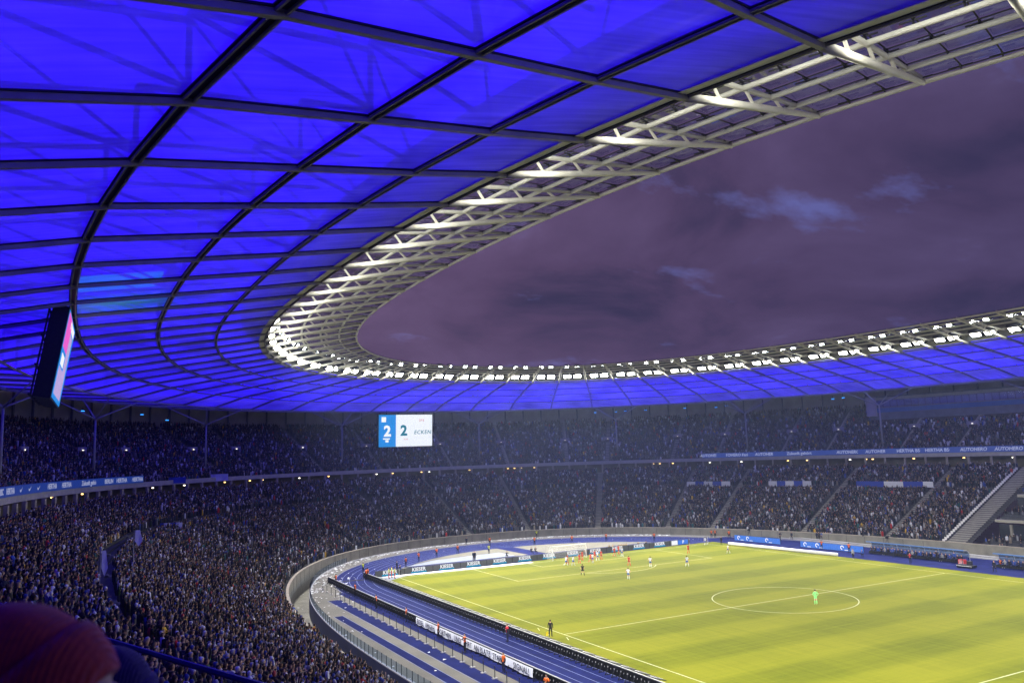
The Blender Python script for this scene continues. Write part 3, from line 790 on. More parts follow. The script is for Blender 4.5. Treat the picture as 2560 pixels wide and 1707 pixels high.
for i in range(NR):
    for s_ in (0.31, 0.69):
        for row, (hm, lm_) in enumerate((LOW, UPL)):
            p = v3('B', i).lerp(v3('B', i + 1), s_); nn = RNn[i] * (1 - s_) + RNn[(i + 1) % NR] * s_
            nn = Vector((nn[0], nn[1], 0)).normalized()
            p = p - nn * (1.0 if row == 0 else 1.7); p.z = 38.75 if row == 0 else 41.1
            d = (-nn + Vector((0, 0, -1.15 if row == 0 else -0.65))).normalized()     # where the lamp looks
            yv = -d; xv = Vector((0, 0, 1)).cross(yv).normalized(); zv = yv.cross(xv)
            xv = -xv if False else xv
            o = thing('floodlight', ('bright floodlight in the lower row under the roof edge' if row == 0 else 'small cluster floodlight in the upper row below the glass edge'),
                      'floodlight', group='lower row of floodlights' if row == 0 else 'upper row of floodlights')
            xv = yv.cross(Vector((0, 0, 1))).normalized() * -1
            zv = xv.cross(yv)
            o.matrix_world = Matrix(((xv.x, yv.x, zv.x, p.x), (xv.y, yv.y, zv.y, p.y), (xv.z, yv.z, zv.z, p.z), (0, 0, 0, 1)))
            link('housing', hm, o); link('lens', lm_, o)
            if row == 0:
                bo = link('beam', BEAM, o, (0, -0.03, 0)); bo.rotation_euler = (math.radians(-90), 0, 0)

# tree columns
COLS = [(91.9, 52.5), (79.9, 86.0), (57.0, 115.2), (20.4, 132.4)]
cpos = [(sx * x, sy * y) for x, y in COLS for sx in (1, -1) for sy in (1, -1)] + [(97, 17), (-97, 17), (97, -17), (-97, -17)]
for x, y in cpos:
    if not (seen((x, y, 29), 300) or seen((x, y, 20), 300)): continue
    side = 'right' if x > 30 else ('left' if x < -30 else 'middle')
    c = thing('tree_column', 'slim grey forked column rising from the upper stand to the roof', 'column', (x, y, 18.6), group='forked roof columns')
    MB().tube([(0, 0, 0), (0, 0, 10.3)], [0.24, 0.17], 10).build('trunk', M_GREY, c, smooth=True)
    nrm = np.array([x, y]) ; i = station_at(x, y); nn = SN[i]; tt = np.array([-nn[1], nn[0]])
    for so_ in (-1, 1):
        for to in (-1, 1):
            e_ = nn * (5.6 * so_) + tt * (6.0 * to)
            MB().tube([(0, 0, 10.2), (e_[0], e_[1], 13.75 if so_ < 0 else 14.2)], [0.15, 0.09], 7).build('branch', M_GREY, c, smooth=True)

# ------------------------------------------------------------------ hoardings, banners, boards
M_LEDDK = led('led_dark', (0.30, 0.34, 0.33), 0.16)
M_LEDWH = emit('led_white', (0.95, 0.97, 1.0), 1.0)
M_LEDCY = emit('led_cyan', (0.01, 0.42, 0.75), 0.75)
M_LEDBL = led('led_blue', (0.012, 0.07, 0.50), 0.42)
M_LEDBL2 = led('led_sky_blue', (0.02, 0.20, 0.85), 0.85)
M_RIBTX = emit('ribbon_lettering', (0.55, 0.60, 0.95), 0.55)
gh = thing('goal_hoarding', 'long dark advertising board behind the goal with white and cyan lettering', 'hoarding', (0, 55.45, 0))
for k in range(13):
    x = -34.6 + 5.3 * k
    pn = MB().box((x, 0.10, 0.56), (5.26, 0.16, 0.96)).build('panel', M_BLACK, gh)
    MB().quad((x - 2.6, 0.015, 0.10), (x + 2.6, 0.015, 0.10), (x + 2.6, 0.015, 1.02), (x - 2.6, 0.015, 1.02)).build('screen', M_LEDDK, pn)
    if k < 12:
        MB().quad((x - 1.45, 0.005, 0.12), (x + 1.45, 0.005, 0.12), (x + 1.45, 0.005, 0.34), (x - 1.45, 0.005, 0.34)).build('cyan_bar', M_LEDCY, pn)
        place_text('KIESER', 0.86, M_LEDWH, pn, (x, 0.0, 0.66), (1, 0, 0), (0, 0, 1), bold=0.02)
    else:
        MB().quad((x - 2.2, 0.005, 0.12), (x - 0.6, 0.005, 0.12), (x - 0.6, 0.005, 1.0), (x - 2.2, 0.005, 1.0)).build('white_field', M_LEDWH, pn)
        MB().quad((x - 0.5, 0.005, 0.12), (x + 2.2, 0.005, 0.12), (x + 2.2, 0.005, 1.0), (x - 0.5, 0.005, 1.0)).build('blue_field', M_LEDBL2, pn)
        place_text('P', 0.9, M_LEDWH, pn, (x + 0.9, -0.004, 0.56), (1, 0, 0), (0, 0, 1), bold=0.02)
    for xx in (x - 1.8, x + 1.8): MB().beam((xx, 0.18, 0.9), (xx, 0.75, 0.02), 0.05, 0.05).build('brace', M_DARK, pn)

def module_run(name, label, x, ys, m_rail=True):
    """row of black board modules seen from the back: box, fins, brace and a light top rail"""
    t = thing(name, label, 'hoarding', (x, 0, 0))
    mb = MB().box((0, 0, 0.50), (0.10, 0.94, 0.86))
    for dy_ in (-0.36, -0.12, 0.12, 0.36): mb.box((-0.09, dy_, 0.48), (0.10, 0.05, 0.80))
    mb.beam((-0.06, 0.0, 0.85), (-0.62, 0.0, 0.04), 0.05, 0.05); mb.box((-0.35, 0, 0.03), (0.6, 0.08, 0.05))
    me = mb.mesh('panel', M_BLACK)
    rail = MB().box((0.0, 0, 0.955), (0.14, 0.99, 0.04)).mesh('top_rail', M_GREY)
    dot = MB().box((-0.15, 0.2, 0.62), (0.03, 0.10, 0.14)).box((-0.15, -0.25, 0.55), (0.03, 0.06, 0.10)).mesh('connector', M_GREY)
    for y in ys:
        o = link('panel', me, t, (0, y, 0))
        if m_rail: link('top_rail', rail, o)
        link('connector', dot, o)
    return t
module_run('touchline_hoarding', 'row of black board backs along the near touchline', -38.9, np.arange(-24, 56.5, 1.0))
module_run('track_hoarding', 'row of black board backs between the blue track and the near fence', -45.3, np.arange(-34, 56.0, 1.0))
def tick_mesh(s_, m, name='tick_mark'):
    pts = [(-0.5, 0.12), (-0.44, -0.10), (-0.30, -0.22), (-0.10, -0.20), (0.6, 0.30), (-0.08, 0.0), (-0.26, -0.02), (-0.36, 0.04)]
    return MB().poly([(p[0] * s_, p[1] * s_) for p in pts], 0.0).mesh(name, m)
tk = tick_mesh(1.15, M_WHITE)
for k in range(34):
    y = 47.5 - 2.1 * k
    c = MB().box((0, 0, 0), (0.95, 1.75, 0.05)).build('sloping_board', M_BLACK, None, loc=(-38.28, y, 0.86)); c.rotation_euler = (0, 0.25, 0)
    tag(c, 'small black sloping board with a white tick on top of the near touchline boards', 'board', 'sloping tick boards along the near touchline')
    MB().beam((0.2, 0, -0.02), (0.2, 0, -0.80), 0.06, 0.06).build('stand', M_DARK, c)
    o = link('tick_mark', tk, c, (0, 0, 0.034)); o.rotation_euler = (0, 0, math.radians(-62))
# white cloth banner hung on the boards of the track
bn = thing('cloth_banner', 'long white cloth banner with dark lettering hung on black boards by the track', 'banner', (-45.62, 0, 0))
def cloth(y0, y1, seed):
    r_ = random.Random(seed); n_ = 26; mb = MB(); vs = []
    for k in range(n_ + 1):
        y = y0 + (y1 - y0) * k / n_
        sg = 0.05 * math.sin(k * 0.9 + seed) + r_.uniform(-.02, .02)
        vs += [(-0.04, y, 0.98), (-0.10 + 0.5 * sg, y, 0.60), (-0.12 + sg, y, 0.20 + 0.5 * sg)]
    return mb.add(vs, [(3 * k + j, 3 * k + 3 + j, 3 * k + 4 + j, 3 * k + 1 + j) for k in range(n_) for j in range(2)])
M_CLOTH = mat('banner_cloth', (0.62, 0.64, 0.70), 0.9, 0.12, 0.8)
M_INK = mat('banner_ink', (0.015, 0.017, 0.05), 0.9, 0.2, 3)
cl1 = cloth(15.0, 8.2, 1).build('cloth', M_CLOTH, bn, smooth=True); cl2 = cloth(8.1, -13.6, 2).build('cloth', M_CLOTH, bn, smooth=True)
for t_, yc, par in (('BISSEL', 13.3, cl1), ('UMGEH', 10.4, cl1), ('DORTHIN', 6.2, cl2), ('UND', 2.6, cl2), ('IHRT', -0.1, cl2), ('AN PLATZ', -3.4, cl2), ('START', -7.0, cl2), ('SIGNAL!', -11.6, cl2)):
    place_text(t_, 0.78, M_INK, par, (-0.19, yc, 0.58), (0, -1, 0), (0, 0, 1), bold=0.0, spacing=1.08)

# fence of slim posts on the near apron
fc = thing('post_fence', 'row of slim dark posts with wires on the near apron', 'fence', (-48.35, 0, 0))
pm_ = MB().box((0, 0, 0.57), (0.06, 0.06, 1.14)).mesh('post', M_DARK); pb_ = MB().box((0, 0, 0.05), (0.5, 0.26, 0.08)).mesh('foot', M_GREY)
ys_ = [47.5 - 2.35 * k for k in range(33)]
for y in ys_:
    o = link('post', pm_, fc, (0, y, 0.012)); link('foot', pb_, o)
for z in (1.12,): MB().tube([(0, ys_[0], z), (0, ys_[-1], z)], 0.012, 4).build('wire', M_DARK, fc)
# glass railing on the moat edge
gr_ = thing('moat_railing', 'low glass railing along the inner edge of the moat', 'railing')
mg = glass_mat('railing_glass', (0.55, 0.66, 0.80), 0.05)
for i in range(NS):
    j = (i + 1) % NS; a, b_ = PM[i] - SN[i] * .1, PM[j] - SN[j] * .1
    if a[0] > 0 or a[1] > 78 or not seen((a[0], a[1], 0.5), 60): continue
    pn = MB().quad((a[0], a[1], 0.12), (b_[0], b_[1], 0.12), (b_[0], b_[1], 1.05), (a[0], a[1], 1.05)).build('pane', mg, gr_)
    MB().box((a[0], a[1], 0.57), (0.05, 0.05, 1.02)).build('post', M_DARK, gr_)

# LED ribbons on the front of the upper stand
def ribbon(name, label, u0, u1, items, z0=16.98, z1=18.25):
    P = stand_ring(91.85); uu, vv, zc = project(np.column_stack([P, np.full(NS, 17.0)]))
    t = thing(name, label, 'LED ribbon')
    idx = [i for i in range(NS) if zc[i] > 30 and u0 <= uu[i] <= u1 and P[i][1] > -20]
    idx.sort(key=lambda i: uu[i])
    for a, b_ in zip(idx[:-1], idx[1:]):
        if abs((a - b_ + NS // 2) % NS - NS // 2) != 1: continue
        pa, pb = P[a], P[b_]
        MB().quad((*pa, z0), (*pb, z0), (*pb, z1), (*pa, z1)).build('ribbon_panel', M_LEDBL, t)
    # lettering by picture column
    for s_, u in items:
        k = min(idx, key=lambda i: abs(uu[i] - u)); k2 = (k + 1) % NS
        if abs(uu[k2] - uu[k]) < 1e-6: continue
        f = (u - uu[k]) / (uu[k2] - uu[k]); p = P[k] * (1 - f) + P[k2] * f; n_ = SN[k]
        rt = np.array([n_[1], -n_[0]])
        w_ = {'tick': 0}.get(s_, 1)
        loc = (p[0] - n_[0] * 0.03, p[1] - n_[1] * 0.03, (z0 + z1) / 2)
        if w_ == 0:
            o = link('tick_mark', tick_mesh(1.3, M_RIBTX, 'ribbon_tick'), t)
            r3 = Vector((rt[0], rt[1], 0)); u3 = Vector((0, 0, 1)); nn = r3.cross(u3)
            o.matrix_local = Matrix(((r3.x, u3.x, nn.x, loc[0]), (r3.y, u3.y, nn.y, loc[1]), (r3.z, u3.z, nn.z, loc[2]), (0, 0, 0, 1)))
        else:
            place_text(s_, 1.05, M_RIBTX, t, loc, (rt[0], rt[1], 0), (0, 0, 1), shear=0.2 if s_ == 'AUTOHERO' else 0.0, bold=0.02)
    return t
ribbon('led_ribbon', 'blue LED ribbon with white lettering on the right upper stand', 1752, 2760,
       [('AUTOHERO', 1776), ('AUTOHERO Fanblock', 1845), ('AUTOHERO', 1914), ('Die Zukunft gehört BERLIN.', 2008), ('AUTOHERO', 2120), ('AUTOHERO', 2193), ('HERTHA BSC', 2275), ('HERTHA BSC', 2347), ('AUTOHERO', 2434), ('AUTOHERO', 2522)])
ribbon('led_ribbon', 'blue LED ribbon with tick marks on the left upper stand', -120, 362,
       [('BSC', 3), ('HERTHA', 25), ('tick', 52), ('tick', 74), ('tick', 96), ('HERTHA', 130), ('HERTHA', 166), ('Die Zukunft gehört', 218), ('BERLIN', 272), ('HERTHA', 304), ('HERTHA', 343)])

# blue and white club banners on the walkway half way up the lower stand
def club_banner(p0, p1, cols, label, z=9.95):
    t = thing('club_banner', label, 'banner', (0, 0, 0), group=None); n_ = len(cols)
    a = Vector(p0); b_ = Vector(p1)
    for k, c in enumerate(cols):
        q0 = a.lerp(b_, k / n_); q1 = a.lerp(b_, (k + 1) / n_)
        MB().quad((q0.x, q0.y, z), (q1.x, q1.y, z), (q1.x, q1.y, z + 1.25), (q0.x, q0.y, z + 1.25)).build('field', mat('banner_white', (0.6, 0.62, 0.66), 0.9, 0.06, 1) if c else mat('banner_blue', (0.03, 0.06, 0.36), 0.9, 0.1, 1), t)
club_banner((58.2, 86.6), (64.1, 76.8), (1, 0, 1, 0, 1), 'short blue and white banner above the left block of the far straight')
club_banner((68.2, 67.8), (71.9, 57.8), (1, 0, 1, 0, 1), 'blue and white banner in the middle of the far straight')
club_banner((74.5, 47.2), (77.9, 30.6), (0, 0, 0, 1, 1, 0, 0, 1), 'longest blue and white banner, nearest the wide stairs')

# video boards
def board(name, label, c, right, up, w_, h_, dpt):
    t = thing(name, label, 'video board')
    r3 = Vector(right).normalized(); u3 = Vector(up).normalized(); u3 = (u3 - r3 * u3.dot(r3)).normalized(); n3 = r3.cross(u3)
    t.matrix_world = Matrix(((r3.x, u3.x, n3.x, c[0]), (r3.y, u3.y, n3.y, c[1]), (r3.z, u3.z, n3.z, c[2]), (0, 0, 0, 1)))
    MB().box((0, 0, -dpt / 2 - 0.02), (w_ + 0.3, h_ + 0.3, dpt)).build('housing', M_BLACK, t)
    fr_ = MB()
    for x in np.linspace(-w_ / 2, w_ / 2, 6): fr_.box((x, 0, -dpt - 0.25), (0.14, h_, 0.14)).box((x, 0, -dpt - .1), (0.1, 0.1, .3))
    for y in np.linspace(-h_ / 2, h_ / 2, 4): fr_.box((0, y, -dpt - 0.4), (w_, 0.14, 0.14))
    fr_.build('rear_frame', M_DARK, t)
    for sx in (-1, 1): MB().tube([(sx * w_ * 0.35, h_ / 2, -dpt / 2), (sx * w_ * 0.35, h_ / 2 + 3.0, -dpt / 2)], 0.1, 6).build('hanger', M_DARK, t)
    return t
S_W = led('screen_white', (0.86, 0.90, 0.95), 1.05); S_B = led('screen_blue', (0.0, 0.26, 0.78), 0.95); S_T = emit('screen_teal', (0.0, 0.20, 0.30), 0.9)
S_P = led('screen_pink', (0.85, 0.10, 0.55), 1.0); S_L = led('screen_lilac', (0.55, 0.42, 0.75), 0.9); S_R = emit('screen_red', (0.8, 0.25, 0.22), 0.8)
b1 = board('video_board', 'large bright video board with the score over the far end', (-3.06, 130.2, 27.25), (1, 0, 0), (0, -0.06, 1), 15.6, 8.7, 1.0)
def scr(t, x0, x1, y0, y1, m, z=0.03, name='screen'): return MB().quad((x0, y0, z), (x1, y0, z), (x1, y1, z), (x0, y1, z)).build(name, m, t)
scr(b1, -7.8, -2.9, -4.35, 4.35, S_B); scr(b1, -2.9, 7.8, -4.35, 4.35, S_W)
scr(b1, -7.05, -5.75, 2.35, 3.75, M_LEDWH, 0.05, 'crest')
place_text('2', 4.0, M_LEDWH, b1, (-5.35, -0.2, 0.06), (1, 0, 0), (0, 1, 0), bold=0.16)
scr(b1, -6.6, -4.6, -2.35, -2.0, M_LEDWH, 0.05, 'bar'); scr(b1, -5.9, -5.0, -3.1, -2.5, M_LEDWH, 0.05, 'bar')
place_text('2', 3.9, S_T, b1, (-0.6, -0.1, 0.06), (1, 0, 0), (0, 1, 0), bold=0.14)
place_text('ECKEN', 1.5, S_T, b1, (4.9, -0.55, 0.06), (1, 0, 0), (0, 1, 0), bold=0.015, shear=0.15, spacing=1.12)
place_text('DFB', 0.9, S_R, b1, (4.6, 2.75, 0.06), (1, 0, 0), (0, 1, 0)); place_text('Pokal', 0.6, S_R, b1, (0.0, -2.35, 0.06), (1, 0, 0), (0, 1, 0))
b2 = board('video_board', 'video board seen almost edge on at the left below the roof', (-83.9, 4.6, 29.95), (0.022, 1.0, 0), (0.15, 0, 1), 13.6, 7.6, 1.25)
scr(b2, -6.8, 6.8, -3.8, 3.8, S_B)
for x0, x1, y0, y1, m in ((-6.6, 0.0, 0.6, 3.6, S_P), (0.0, 4.4, -1.6, 2.6, S_L), (-6.0, 4.6, -3.4, -1.0, S_L), (-2.0, 5.4, 2.8, 3.5, M_LEDWH), (-5.4, -1.0, -0.8, 0.2, M_LEDWH)):
    scr(b2, x0, x1, y0, y1, m, 0.06, 'picture')

# small cyan lamps under the roof edge
for u, v in ((207, 1027), (418, 1050), (1488, 1031), (1540, 1029), (1563, 1027), (1614, 1025), (1712, 1020), (1790, 1018), (1816, 1014), (2082, 997), (2108, 994), (355, 1036)):
    P = stand_ring(102.5); uu, vv, zc = project(np.column_stack([P, np.full(NS, 32.0)]))
    i = int(np.argmin(np.abs(uu - u) + np.where(zc < 30, 1e6, 0))); d = ray(u, v); t_ = np.hypot(P[i][0] - CAM[0], P[i][1] - CAM[1]) / np.hypot(d[0], d[1]); p = CAM + d * t_
    o = MB().box((0, 0, 0), (0.7, 0.3, 0.12), math.atan2(SN[i][1], SN[i][0]) + math.pi / 2).build('edge_lamp', M_CYAN, None, loc=p.tolist())
    MB().box((0, 0, 0.45), (0.08, 0.08, 0.8)).build('bracket', M_DARK, o)
    tag(o, 'small cyan lamp glowing under the outer roof edge', 'lamp', 'cyan lamps under the roof edge')

# press and hospitality box at the back of the right upper stand
px = thing('press_box', 'glazed hospitality box with a blue band behind the right upper stand', 'box')
pr = meet(SB, SN, 107.5, 144.0, 2.3)
ids = [i for i in range(NS) if pr[i][0] > 60 and -20 < pr[i][1] < 62]; ids.sort(key=lambda i: -pr[i][1])
for a, b_ in zip(ids[:-1], ids[1:]):
    p, q = pr[a], pr[b_]; n_ = SN[a]
    def wq(z0, z1, m, off, nm, par=px):
        return MB().quad((p[0] - n_[0] * off, p[1] - n_[1] * off, z0), (q[0] - n_[0] * off, q[1] - n_[1] * off, z0), (q[0] - n_[0] * off, q[1] - n_[1] * off, z1), (p[0] - n_[0] * off, p[1] - n_[1] * off, z1)).build(nm, m, par)
    w0 = wq(25.5, 31.6, mat('press_wall', (0.12, 0.13, 0.16), 0.7, 0.2, 0.6), 0.0, 'wall_panel')
    wq(27.4, 28.5, mat('press_blue', (0.02, 0.10, 0.30), 0.5, 0.1, 1), 0.06, 'blue_band', w0)
    wq(28.8, 30.4, glass_mat('press_glass', (0.35, 0.42, 0.48), 0.15), 0.05, 'window', w0)
    wq(30.6, 31.3, mat('press_fascia', (0.30, 0.30, 0.26), 0.7, 0.1, 1), 0.10, 'fascia', w0)
    mb = MB().box((p[0] - n_[0] * 0.08, p[1] - n_[1] * 0.08, 29.6), (0.12, 0.12, 1.8)); mb.build('mullion', M_DARK, w0)
k = ids[len(ids) // 2]
place_text('Die Zukunft gehört BERLIN', 0.8, M_RIBTX, px, (pr[k][0] - SN[k][0] * .1, pr[k][1] - SN[k][1] * .1, 27.95), (SN[k][1], -SN[k][0], 0), (0, 0, 1))
MB().box((101.0, 61.5, 29.0), (3.0, 2.4, 5.0), 0.5).build('end_wall', M_BACKW, px)

# VIP terraces at the right edge
vp = thing('vip_terrace', 'stepped concrete terraces with balconies right of the wide stairs', 'terrace')
for x0, z_, y1 in ((60.2, 0.55, 11.5), (66.0, 5.05, 11.0), (73.5, 9.15, 10.8)):
    fl = MB().box((x0 + 4.0, (y1 - 34) / 2, z_ - 0.05), (8.0, y1 + 34, 0.5)).build('balcony', mat('balcony_edge', (0.34, 0.33, 0.27), 0.8, 0.1, 1), vp)
    MB().box((x0 + 7.8, (y1 - 34) / 2, z_ + 1.9), (0.2, y1 + 34, 3.6)).build('rear_glazing', mat('dark_glazing', (0.03, 0.035, 0.045), 0.15, 0.2, 0.5), fl)
    for y in np.arange(-30, y1, 5.5): MB().box((x0 + 6.4, y, z_ + 2.0), (0.4, 0.4, 3.7)).build('pier', M_CONC, fl)
    MB().tube([(x0 + 0.1, -34, z_ + 1.15), (x0 + 0.1, y1, z_ + 1.15)], 0.04, 5).build('handrail', M_DARK, fl)
    for r_ in range(3): MB().box((x0 + 1.2 + r_ * 1.1, (y1 - 34) / 2, z_ + 0.45 + r_ * 0.25), (0.5, y1 + 33, 0.5 + r_ * .2)).build('seat_row', mat('grey_seats', (0.05, 0.055, 0.06), 0.7, 0.4, 6), fl)
MB().quad((66.0, 2.2, 2.3), (66.0, 3.5, 2.3), (66.0, 3.5, 4.3), (66.0, 2.2, 4.3)).build('blue_flag', M_LEDBL2, vp)
MB().quad((66.0, 3.6, 2.9), (66.0, 4.6, 2.9), (66.0, 4.6, 4.4), (66.0, 3.6, 4.4)).build('white_flag', M_CLOTH, vp)

# ------------------------------------------------------------------ goal
gl = thing('goal', 'white football goal with net at the far end', 'goal', (0, 52.6, 0.03))
MB().tube([(-3.72, 0, 0), (-3.72, 0, 2.5)], 0.07, 8).build('post', M_WHITE, gl); MB().tube([(3.72, 0, 0), (3.72, 0, 2.5)], 0.07, 8).build('post', M_WHITE, gl)
MB().tube([(-3.78, 0, 2.5), (3.78, 0, 2.5)], 0.07, 8).build('crossbar', M_WHITE, gl)
nt_ = MB()
for x in np.linspace(-3.7, 3.7, 38): nt_.tube([(x, 0, 2.48), (x, 1.0, 2.46), (x, 2.2, 0.02)], 0.008, 3)
for t_ in np.linspace(0.05, 1, 14):
    y = 1.0 * t_ * 2 if t_ < .5 else 1.0 + (t_ - .5) * 2.4; z = 2.47 if t_ < .5 else 2.46 - (t_ - .5) * 4.88
    nt_.tube([(-3.7, y, z), (3.7, y, z)], 0.008, 3)
for sx in (-3.7, 3.7):
    for z in np.linspace(0.2, 2.3, 10): nt_.tube([(sx, 0.05, z), (sx, 1.0 + (2.46 - z) * 0.49, z)], 0.008, 3)
    for y in np.linspace(0.25, 2.0, 8): nt_.tube([(sx, y, 0.02), (sx, y, 2.46 if y < 1 else 2.46 - (y - 1) * 2.05)], 0.008, 3)
nt_.build('net', M_WHITE, gl)
for sx in (-3.7, 3.7): MB().tube([(sx, 1.0, 2.46), (sx, 2.6, 2.7), (sx, 2.6, 0)], 0.03, 5).build('net_support', M_GREY, gl)
for x, nm in ((-34, 'near'), (34, 'far')):
    f = thing('corner_flag', 'corner flag at the %s end of the goal line' % nm, 'flag', (x, 52.5, 0.03))
    MB().tube([(0, 0, 0), (0, 0, 1.5)], 0.025, 6).build('pole', M_WHITE, f); MB().add([(0.02, 0, 1.5), (0.42, 0.05, 1.38), (0.02, 0, 1.15)], [(0, 1, 2)]).build('cloth', M_BLUEP, f)
bl = bpy.data.objects.new('football', None); COL.objects.link(bl); bpy.data.objects.remove(bl)
fb = MB(); bm = bmesh.new(); bmesh.ops.create_icosphere(bm, subdivisions=2, radius=0.11); me = bpy.data.meshes.new('football'); bm.to_mesh(me); bm.free(); me.materials.append(M_WHITE)
fb = link('football', me, None, (33.6, 52.2, 0.14)); tag(fb, 'white ball lying by the far corner flag', 'football')

# white tarpaulin behind the goal and the rolled cover by the far touchline
tp = MB(); pts = [(-28.8, 63.7), (-21.6, 68.4), (-12, 70.0), (-5.8, 70.4), (-5.6, 63.8)]
tp.prism(pts, 0.02, 0.10); tag(tp.build('tarpaulin', M_TARP), 'pale tarpaulin spread on the beige area behind the goal', 'tarpaulin')
rl = MB().tube([(36.0, 48.4, 0.33), (36.8, 36, 0.32), (37.6, 22.8, 0.33)], 0.30, 10).build('rolled_cover', M_WHITE, None, smooth=True); tag(rl, 'long white rolled cover lying by the far touchline', 'cover')
# blue boards on the far side
def blue_board(x0, y0, x1, y1, label, crests):
    t = thing('blue_hoarding', label, 'hoarding'); a = Vector((x0, y0, 0)); b_ = Vector((x1, y1, 0)); d = (b_ - a); L_ = d.length; d.normalize(); n_ = Vector((-1, 0, 0)); n_ = (n_ - d * n_.dot(d)).normalized()
    k = 4
    for i in range(k):
        p, q = a.lerp(b_, i / k), a.lerp(b_, (i + 1) / k)
        pn = MB().quad((p.x, p.y, 0.1), (q.x, q.y, 0.1), (q.x, q.y, 1.2), (p.x, p.y, 1.2)).build('screen', M_LEDBL2, t)
        m_ = (p + q) / 2 - n_ * 0.14
        MB().beam((p.x + .14, p.y, 0.65), (q.x + .14, q.y, 0.65), 0.12, 1.12).build('panel', M_BLACK, pn)
    for f in crests:
        c = a.lerp(b_, f) + n_ * 0.03
        rg = MB(); vs = []
        for j in range(16):
            an = 2 * math.pi * j / 16
            for r_ in (0.22, 0.40): vs.append(c + d * (r_ * math.cos(an)) + Vector((0, 0, 0.68 + r_ * math.sin(an))))
        rg.add(vs, [(2 * j, 2 * j + 1, (2 * j + 3) % 32, (2 * j + 2) % 32) for j in range(12)]); rg.build('ring_logo', M_LEDWH, t)
        MB().beam(c + d * .5 + Vector((0, 0, .28)), c + d * 1.3 + Vector((0, 0, .28)), 0.02, 0.12).build('slogan_bar', M_LEDWH, t)
blue_board(42.4, 53.5, 43.4, 41.6, 'bright blue board near the far corner flag', (0.10, 0.30, 0.72))
blue_board(43.2, 36.2, 44.2, 22.5, 'bright blue board left of the team bench', (0.08, 0.28, 0.68))
# kerb steps and platforms on the far side
MB().box((53.6, 0, 0.16), (0.8, 110, 0.30)).build('far_kerb', M_GREY, ap); MB().box((52.0, 0, 0.10), (0.5, 100, 0.18)).build('far_kerb', M_GREY, ap)
# team benches
def bench(y0, y1, label):
    t = thing('team_bench', label, 'bench', (44.6, (y0 + y1) / 2, 0.02)); L_ = abs(y1 - y0)
    MB().box((0.7, 0, 0.22), (0.7, L_, 0.36)).build('plinth', M_DARK, t)
    n_ = int(L_ / 0.62)
    s_ = MB().box((0.6, 0, 0.48), (0.5, 0.5, 0.09)).box((0.88, 0, 0.82), (0.09, 0.5, 0.62)).mesh('seat', mat('bench_seat', (0.03, 0.05, 0.2), 0.6, 0.1, 2))
    for k in range(n_): link('seat', s_, t, (0, -L_ / 2 + (k + .5) * L_ / n_, 0))
    mb = MB(); prof = [(1.35, 0.1), (1.35, 1.2), (1.2, 1.75), (0.8, 2.02), (-0.1, 2.1)]; vs = []
    for y in (-L_ / 2, L_ / 2): vs += [(x, y, z) for x, z in prof]
    mb.add(vs, [(i, i + 1, 6 + i, 5 + i) for i in range(4)])
    mb.build('shell', glass_mat('bench_shell', (0.30, 0.42, 0.62), 0.22), t)
    for y in np.linspace(-L_ / 2, L_ / 2, int(L_ / 2.4) + 1):
        MB().tube([(x, y, z) for x, z in prof], 0.05, 5).build('hoop', M_GREY, t)
    MB().box((-0.12, 0, 2.12), (0.10, L_, 0.16)).build('front_edge', mat('bench_edge', (0.10, 0.22, 0.5), 0.5, 0.1, 2), t)
bench(3.6, 22.0, 'long team bench under a blue tinted shell by the halfway line')
bench(-26.0, -1.2, 'second team bench cut by the right edge of the picture')
# red cool box, pitch cart
cb = thing('cool_box', 'red crate beside the long team bench', 'crate', (43.6, 3.4, 0.02)); MB().box((0, 0, 0.42), (0.7, 1.0, 0.8)).build('body', mat('red_crate', (0.42, 0.03, 0.03), 0.5, 0.1, 3), cb)
for z in (0.25, 0.45, 0.65): MB().box((-0.355, 0, z), (0.02, 0.8, 0.07)).build('stripe', M_WHITE, cb)
ct = thing('camera_cart', 'low black camera cart on the blue strip by the halfway line', 'cart', (41.2, 1.2, 0.02))
MB().box((0, 0, 0.30), (1.3, 2.6, 0.28)).build('deck', M_BLACK, ct); MB().box((-0.66, 0, 0.32), (0.03, 2.5, 0.08)).build('stripe', M_WHITE, ct)
for sx in (-.6, .6):
    for sy in (-1, 1): MB().tube([(sx - .08, sy, .16), (sx + .08, sy, .16)], 0.16, 10).build('wheel', M_DARK, ct)
MB().box((0.1, -0.5, 0.75), (0.5, 0.7, 0.6)).build('seat', M_DARK, ct); MB().tube([(0, 0.6, .4), (0, 0.6, 1.3), (-.5, 0.6, 1.5)], 0.05, 6).build('camera_arm', M_DARK, ct); MB().box((-.6, .6, 1.55), (.5, .25, .28)).build('camera', M_BLACK, ct)

